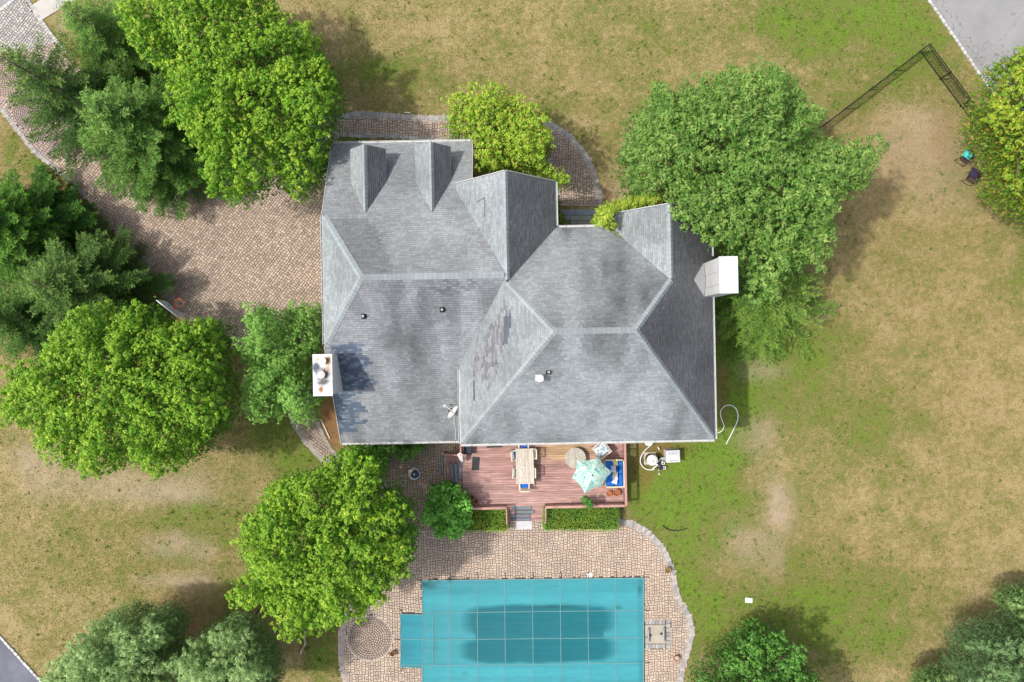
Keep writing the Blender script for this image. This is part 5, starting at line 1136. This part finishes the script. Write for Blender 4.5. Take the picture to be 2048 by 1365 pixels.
tree('oak_tree', OAK, 6.6, 10.6, 3, 'huge dark green oak overhanging the east side of the roof', [(.065, .16, .022), (.085, .19, .028), (.05, .13, .02), (.10, .205, .035)], tip=(.27, .35, .085), nb=700, bough=.48, lpb=115, leaf=.19, aspect=.34, gain=1.6, rs=.16, per=8, spk=.8, base=(1450, 380), trunk_r=.35)
R1 = [(1992, 322), (1962, 292), (1942, 262), (1948, 212), (1958, 178), (1982, 152), (1975, 128), (2000, 104), (2040, 95), (2100, 60), (2200, 100), (2250, 300), (2200, 430), (2100, 470), (2045, 432), (2005, 412), (1992, 398), (1990, 355)]
tree('autumn_tree', R1, 5, 8.6, 1.8, 'green and yellow tree turning autumn orange at the right edge', [(.14, .28, .02), (.11, .24, .02), (.19, .32, .025), (.40, .30, .035), (.12, .25, .02), (.16, .30, .02)], tip=(.42, .47, .045), spk=.5, nb=300, bough=.46, lpb=200, leaf=.12, base=(2010, 290))
B1 = [(1372, 1370), (1388, 1325), (1430, 1312), (1455, 1290), (1480, 1262), (1520, 1248), (1570, 1262), (1592, 1290), (1604, 1322), (1645, 1350), (1660, 1400), (1600, 1470), (1450, 1470), (1372, 1430)]
tree('broadleaf_tree', B1, 3.5, 6.0, 1.2, 'small mid green tree at the bottom edge right of the patio', [(.075, .20, .03), (.095, .24, .035), (.06, .17, .025)], tip=(.18, .36, .07), nb=180, bough=.5, lpb=170, leaf=.115, base=(1480, 1310), trunk_r=.14)
def shrub(name, ol, zm_, zt, lab, cols, tip, nb, bough, leaf, cat='shrub', **k): return tree(name, ol, zm_, zt, .1, lab, cols, cat=cat, tip=tip, nb=nb, bough=bough, leaf=leaf, trunk_r=.05, **k)
shrub('round_bush', [(848, 1000), (862, 972), (900, 963), (930, 975), (945, 1000), (942, 1050), (915, 1066), (870, 1068), (850, 1045)], .9, 2.2, 'round glossy green bush at the left deck corner', [(.08, .23, .03), (.10, .27, .035), (.065, .19, .025)], (.26, .50, .10), 110, .26, .10, gain=1.9, rs=.09, lpb=150, base=(897, 1012))
shrub('leafy_shrub', [(775, 885), (850, 884), (846, 902), (818, 917), (792, 908)], 1.0, 1.8, 'leafy shrub below the garage eave above the fire pit', [(.10, .24, .03), (.07, .18, .03)], (.2, .36, .06), 34, .24, .10, lpb=120, base=(812, 890))
shrub('leafy_shrub', [(700, 886), (772, 886), (782, 925), (750, 950), (700, 940)], 1.2, 2.4, 'dark leafy shrub below the garage eave beside the maple', [(.06, .16, .025), (.08, .2, .03)], (.14, .28, .05), 46, .3, .11, lpb=120, base=(740, 905))
shrub('deck_plant', [(1165, 997), (1173, 994), (1181, 998), (1180, 1007), (1172, 1010), (1165, 1006)], 1.15, 1.5, 'small green plant at the rail on the pool side of the deck', [(.06, .19, .03), (.08, .22, .04)], (.14, .3, .06), 12, .12, .08, cat='plant', lpb=60, base=(1173, 1002))
shrub('leafy_shrub', [(1112, 395), (1119, 398), (1122, 425), (1130, 440), (1150, 448), (1150, 456), (1118, 456), (1111, 430)], .8, 1.3, 'low creeping plant with orange leaves in the entrance corner', [(.10, .22, .03), (.25, .16, .04), (.12, .24, .03)], (.3, .35, .06), 26, .16, .09, lpb=60, base=(1122, 440))
vine = [(1183, 448), (1192, 420), (1215, 412), (1250, 402), (1290, 396), (1318, 405), (1312, 418), (1270, 424), (1220, 436), (1218, 455), (1236, 468), (1226, 468), (1208, 462), (1190, 460)]
shrub('climbing_vine', vine, 5.2, 6.2, 'yellow green climbing vine over the roof edge by the front steps', [(.20, .34, .03), (.16, .29, .025), (.30, .34, .04)], (.42, .47, .07), 80, .22, .10, cat='vine', lpb=110, base=(1205, 440), gaps=.03)
mb = MB(); VV = []; CC = []
for t in np.linspace(0, 1, 46):                                       # runner of the vine along the valley
    px, py = 1212+30*t, 455+22*t; q = onroof(px, py, NGW if t > .4 else MN); wq = L2W(q.x, q.y, q.z+.06)
    c_ = np.array(wq)+rng.normal(0, .05, (5, 3)); VV.append(leaf_faces(c_, unit(rng.normal(size=(5, 3))*.4+np.array([0, 0, 1.])), np.full(5, .10), .7)); CC.append(np.tile((.30, .36, .05), (5, 1))*rng.uniform(.7, 1.3, (5, 1)))
bulk('vine_runner', np.concatenate(VV), 4, np.concatenate(CC), M['leaf'], None, label='thin vine runner creeping up the roof valley', cat='vine', kind='stuff')
# clipped hedges
def hedge(x0_, y0_, x1_, y1_, h, lab, cols, tip):
    a_, b_ = W(x0_, y1_, h), W(x1_, y0_, h); sx, sy = b_.x-a_.x, b_.y-a_.y; cx, cy = (a_.x+b_.x)/2, (a_.y+b_.y)/2
    n = int(sx*sy*900+2*(sx+sy)*h*350); P = []; Nn = []
    f = rng.random(n); top = f < .68; u = rng.uniform(-.5, .5, n); v_ = rng.uniform(-.5, .5, n); z = np.where(top, h+.04*np.sin(u*37)*np.cos(v_*19)+rng.normal(0, .06, n), rng.uniform(.05, h, n))
    sd_ = rng.integers(0, 4, n); X = np.where(top, u*sx, np.where(sd_ < 2, u*sx, np.where(sd_ == 2, -.5, .5)*sx)); Y = np.where(top, v_*sy, np.where(sd_ < 2, np.where(sd_ == 0, -.5, .5)*sy, v_*sy))
    X = X+rng.normal(0, .055, n); Y = Y+rng.normal(0, .055, n); c_ = np.stack([cx+X, cy+Y, z], 1)
    nr = unit(rng.normal(size=(n, 3))*.5+np.array([0, 0, .7])); cl = np.array(cols)[rng.integers(0, len(cols), n)]*rng.uniform(.75, 1.25, (n, 1)); pt = (vnoise(c_[:, 0], c_[:, 1], .5, 5) > .55)[:, None]
    cl = cl*2.1; cl = np.where(rng.random((n, 1)) < .35, np.array(tip), cl); cl = np.where(pt, cl*np.array([.75, .95, 1.0]), cl)
    r = empty('clipped_hedge', (cx, cy, 0), label=lab, cat='hedge', group='box hedges along the deck'); bulk('foliage', leaf_faces(c_, nr, rng.uniform(.045, .085, n), .5), 4, cl, M['leaf'], r, org=(cx, cy, 0))
    MB().box((0, 0, h*.46), (sx-.1, sy-.1, h*.9), col=(.12, .17, .06)).build('inner_twigs', M['bark'], r)
hedge(932, 1017, 1013, 1063, .95, 'shorter clipped hedge left of the pool stair', [(.13, .23, .02), (.17, .27, .025), (.10, .18, .02)], (.42, .50, .05))
hedge(1089, 1014, 1236, 1061, .95, 'longer clipped hedge right of the pool stair', [(.11, .22, .02), (.16, .26, .025), (.09, .17, .02)], (.38, .48, .05))

# conifers, built branch by branch
def conifer(base, top, rad, label, cols, tipc, nwh=26, per=9, droop=.25, dens=1.0, nlen=.10, name='spruce_tree', open_=0, twig=.30, tuft=.7, spread=1.0):
    b0 = W(*base); k = math.hypot(top[0]-1024, top[1]-682.5)/max(1, math.hypot(base[0]-1024, base[1]-682.5)); h = HC*(1-1/k)
    root = empty(name, b0, label=label, cat='tree'); VS = []; CS = []; br = MB(); br_n = 0; cols = np.array(cols)*1.45; tipc = np.array(tipc)*1.5
    for i in range(nwh):
        t = (i+.5)/nwh; z = h*(.10+.88*t); L_ = rad*(1-t)**.75*(1 if t > .08 else .8)+.18; m = max(4, int(per*(1-.35*t)))
        for j in range(m):
            an = 2*math.pi*(j+random.random()*.7)/m+i*1.1; ll = L_*random.uniform(.62, 1.18); z_ = z+random.uniform(-.2, .2)
            ns = max(5, int(ll/.13)); s_ = np.linspace(.02, 1, ns); dirh = np.array([math.cos(an), math.sin(an)]); bend = random.uniform(-.25, .25)
            X = dirh[0]*ll*s_-dirh[1]*bend*ll*s_**2*.6; Y = dirh[1]*ll*s_+dirh[0]*bend*ll*s_**2*.6; Z = z_+ll*(.18*s_*(t*2-.4)-droop*s_+droop*.75*s_**2.4)
            axis_ = np.stack([X, Y, Z], 1); br.tube([Vector(axis_[0]), Vector(axis_[ns//2]), Vector(axis_[-1])], .028*(1-t)+.01, 4, (1.1, 1.0, .8), r1=.006)
            # lateral twigs, needle tufts along each of them
            for q in range(1, ns):
                p = axis_[q]; tan = unit((axis_[q]-axis_[q-1])[None])[0]; sd2 = np.cross(tan, [0, 0, 1]); tl = ll*twig*(1-s_[q]*.75)*random.uniform(.6, 1.2)+.07
                for sgn in (-1, 1):
                    if random.random() > dens: continue
                    td = unit((tan*.75+sd2*sgn*.8+np.array([0, 0, random.uniform(-.15, .12)]))[None])[0]; nn = max(2, int(tl/.055))
                    w_ = np.linspace(.1, 1, nn)[:, None]; pts = p+td*tl*w_+np.array([0, 0, -.06])*w_**2
                    for rep in range(3):
                        VS.append((pts, td)); CS.append(np.clip(s_[q]*.6+.4*w_[:, 0], 0, 1)*(.35+.65*t))
    P = np.concatenate([a for a, _ in VS]); T = np.concatenate([np.tile(b_, (len(a), 1)) for a, b_ in VS]); K = np.concatenate(CS); n = len(P)
    r = unit(rng.normal(size=(n, 3))*np.array([1, 1, .6])); d = unit(T*.7+r*tuft); w2 = unit(np.cross(d, rng.normal(size=(n, 3))+np.array([0, 0, 1.5]))); ln = nlen*rng.uniform(.7, 1.3, (n, 1)); wd = ln*.125
    V = np.stack([P-w2*wd*1.1, P+d*ln, P+w2*wd*1.1], 1).reshape(-1, 3)
    tt = np.clip((K[:, None]-.30)*1.5, 0, 1)*rng.uniform(.25, 1, (n, 1)); C = cols[rng.integers(0, len(cols), n)]*rng.uniform(.75, 1.2, (n, 1)); C = C*(1-tt)+tipc*tt
    bulk('foliage', V, 3, C, M['needle'], root)
    tr = MB(); tr.tube([(0, 0, 0), (0, 0, h*.5), (0, 0, h*.99)], .05+rad*.045, 8, r1=.015); tr.build('trunk', M['bark'], root); br.build('branches', M['bark'], root, kind='stuff'); return n
DKS = [(.05, .13, .02), (.065, .15, .025), (.04, .105, .02)]
cnt = 0
cnt += conifer((222, 236), (4, 98), 4.1, 'open branched dark spruce leaning over the driveway at the far left', [(.03, .085, .015), (.045, .11, .02), (.06, .13, .025)], (.24, .33, .06), nwh=15, per=7, droop=.40, dens=1.0, nlen=.17, twig=.20)
cnt += conifer((285, 128), (150, -18), 3.0, 'feathery mid green spruce at the top edge behind the maple', [(.075, .18, .03), (.095, .20, .035)], (.26, .40, .07), nwh=22, per=8, nlen=.13)
cnt += conifer((362, 305), (205, 178), 4.1, 'dense blue green spruce between the driveway and the maple', [(.058, .145, .02), (.075, .17, .026), (.048, .12, .016)], (.24, .38, .085), nwh=24, per=11, droop=.18, nlen=.18, tuft=.95, twig=.24)
cnt += conifer((104, 474), (-76, 422), 3.6, 'dark green spruce at the left edge below the driveway', [(.03, .095, .012), (.04, .12, .016)], (.22, .42, .045), nwh=24, per=11, droop=.12, nlen=.19, tuft=1.0)
cnt += conifer((222, 584), (66, 566), 4.1, 'shaggy dark spruce beside the basketball hoop', [(.04, .10, .018), (.055, .125, .024)], (.21, .32, .065), nwh=22, per=10, droop=.22, nlen=.16, twig=.25)
cnt += conifer((110, 640), (-50, 632), 2.7, 'dark spruce cut by the left edge above the wide maple', DKS, (.18, .30, .05), nwh=20, per=9, nlen=.14)
cnt += conifer((1508, 598), (1572, 590), 4.0, 'light green hemlock with feathery branches under the oak', [(.10, .20, .025), (.12, .22, .035)], (.30, .40, .08), nwh=14, per=11, droop=.25, dens=.95, nlen=.13, name='hemlock_tree')
PINE = [(.125, .21, .06), (.15, .245, .075), (.10, .17, .05)]
def pine(ol, zm_, zt, lab, base, nb, cols=PINE, tip=(.36, .46, .20)): tree('pine_tree', ol, zm_, zt, 1.5, lab, cols, tip=tip, nb=int(nb*1.1), bough=.55, lpb=330, leaf=.20, aspect=.14, gain=1.7, per=12, rs=.13, mass=1.2, base=base, mat_='needle', up=.3, under=.5, trunk_r=.16)
pine([(105, 1380), (135, 1300), (172, 1262), (205, 1228), (235, 1210), (290, 1222), (330, 1212), (362, 1235), (372, 1262), (352, 1290), (372, 1330), (385, 1420), (100, 1430)], 4.5, 7.5, 'pale green pine at the bottom left edge', (320, 1260), 170)
pine([(372, 1290), (385, 1262), (430, 1258), (445, 1238), (480, 1240), (515, 1252), (545, 1285), (560, 1330), (550, 1420), (378, 1420), (368, 1340)], 4.5, 7.0, 'pale green pine at the bottom edge beside the short fence', (480, 1280), 130)
BLP = [(.085, .155, .055), (.105, .185, .065), (.065, .12, .045)]
pine([(1925, 1310), (1912, 1280), (1945, 1262), (1965, 1240), (2000, 1245), (2050, 1225), (2150, 1240), (2150, 1450), (1960, 1450), (1915, 1380), (1900, 1330)], 4.5, 7.5, 'blue green pine filling the lower right corner', (1985, 1290), 130, BLP, (.25, .36, .16))
pine([(2005, 1215), (2010, 1190), (2045, 1180), (2130, 1180), (2130, 1240), (2040, 1240)], 3.5, 5.5, 'mid green pine cut by the right edge above the corner pine', (2030, 1205), 45)
pine([(1835, 1372), (1850, 1345), (1890, 1338), (1915, 1350), (1925, 1400), (1900, 1450), (1830, 1430)], 3, 5.0, 'small pine at the bottom edge left of the corner pine', (1865, 1360), 50)
# dead crooked trunk piece
q = [W(x, y, z) for x, y, z in ((612, 1262, .5), (609, 1275, .35), (611, 1288, .2), (604, 1300, .10), (601, 1309, .05))]; b = MB().tube(q, .07, 7, (2.6, 2.7, 2.8), r1=.05); b.tube([q[3], q[3]+Vector((.2, -.12, .05))], .04, 5, (2.6, 2.7, 2.8), r1=.02)
b.build('fallen_branch', M['bark'], label='pale crooked fallen branch on the grass below the maple', cat='branch')

# ------------------------------------------------------------------ grass blades and fallen leaves
nB = 420000; bx_ = rng.uniform(-31.5, 31.5, nB); by_ = rng.uniform(-21.5, 21.5, nB); px = 1024+bx_*FP/HC; py = 682.5-by_*FP/HC
ok = np.ones(nB, bool)
for P in (DRIVE, NPATH, WPATH, PATIO, POOL, ROADR, ROADL, ROADT, WALK, HOUSE): ok &= ~pip(px, py, P)
bx_, by_ = bx_[ok], by_[ok]; g, d, s = lawn_attr(bx_, by_); keep = rng.random(len(bx_)) > np.clip(d*.8+s*.9, 0, .93); bx_, by_, g, d, s = bx_[keep], by_[keep], g[keep], d[keep], s[keep]; n = len(bx_)
g = g+(vnoise(bx_, by_, 1.1, 5)-.5)*.35+(vnoise(bx_, by_, .45, 6)-.5)*.75+(vnoise(bx_, by_, .17, 7)-.5)*.75+rng.normal(0, .12, n)
xp = [0, .33, .62, 1.0]; pal = np.array([(.43, .34, .18), (.27, .23, .09), (.17, .195, .045), (.15, .24, .028)]); C = np.stack([np.interp(g, xp, pal[:, k]) for k in range(3)], 1)*rng.uniform(.6, 1.4, (n, 1))*(.72+.56*vnoise(bx_, by_, .23, 1))[:, None]
an = rng.uniform(0, 6.283, n); tl = rng.uniform(.2, 1.1, n); hh = rng.uniform(.035, .085, n)*(1+.4*np.clip(g, 0, 1)); wd = rng.uniform(.010, .022, n); la = rng.uniform(0, 6.283, n)
P0 = np.stack([bx_-np.cos(an)*wd, by_-np.sin(an)*wd, np.full(n, .0)], 1); P1 = np.stack([bx_+np.cos(an)*wd, by_+np.sin(an)*wd, np.full(n, .0)], 1); P2 = np.stack([bx_+np.cos(la)*hh*tl, by_+np.sin(la)*hh*tl, hh], 1)
nt = 1300; ti = rng.choice(n, nt*3, replace=False); ti = ti[g[ti] > .52][:nt]; nt = len(ti); kk = 12            # coarse weed tufts
tx = np.repeat(bx_[ti], kk)+rng.normal(0, .045, nt*kk); ty = np.repeat(by_[ti], kk)+rng.normal(0, .045, nt*kk); ta = rng.uniform(0, 6.283, nt*kk); tr_ = rng.uniform(.04, .12, nt*kk); tw = rng.uniform(.012, .022, nt*kk); th_ = rng.uniform(.05, .11, nt*kk)
Q0 = np.stack([tx+np.sin(ta)*tw, ty-np.cos(ta)*tw, np.zeros(nt*kk)], 1); Q1 = np.stack([tx-np.sin(ta)*tw, ty+np.cos(ta)*tw, np.zeros(nt*kk)], 1); Q2 = np.stack([tx+np.cos(ta)*tr_, ty+np.sin(ta)*tr_, th_], 1)
P0 = np.concatenate([P0, Q0]); P1 = np.concatenate([P1, Q1]); P2 = np.concatenate([P2, Q2]); C = np.concatenate([C, np.array([.12, .21, .035])*rng.uniform(.7, 1.4, (nt*kk, 1))])
bulk('grass', np.stack([P0, P1, P2], 1).reshape(-1, 3), 3, C, M['blade'], kind='stuff', label='short dry and green grass blades of the lawn', cat='grass')
n = 900; lx = rng.normal(1880, 120, n); ly = rng.normal(190, 110, n); k = ~pip(lx, ly, ROADR) | (rng.random(n) < .15); lx, ly = lx[k], ly[k]
c_ = np.array([tuple(W(a_, b_, .06)) for a_, b_ in zip(lx, ly)]); C = np.array([(.55, .40, .08), (.45, .22, .06), (.5, .45, .15)])[rng.integers(0, 3, len(lx))]
bulk('fallen_leaves', leaf_faces(c_, unit(rng.normal(size=(len(lx), 3))*.3+np.array([0, 0, 1.])), rng.uniform(.04, .085, len(lx)), .7), 4, C, M['leaf'], kind='stuff', label='small yellow leaves scattered on the grass by the right road', cat='fallen leaves')
print('needles', cnt, 'objects', len(bpy.data.objects), 'tris', sum(sum(len(p.vertices)-2 for p in m.polygons) if len(m.polygons) < 3000 else len(m.polygons)*2 for m in bpy.data.meshes))
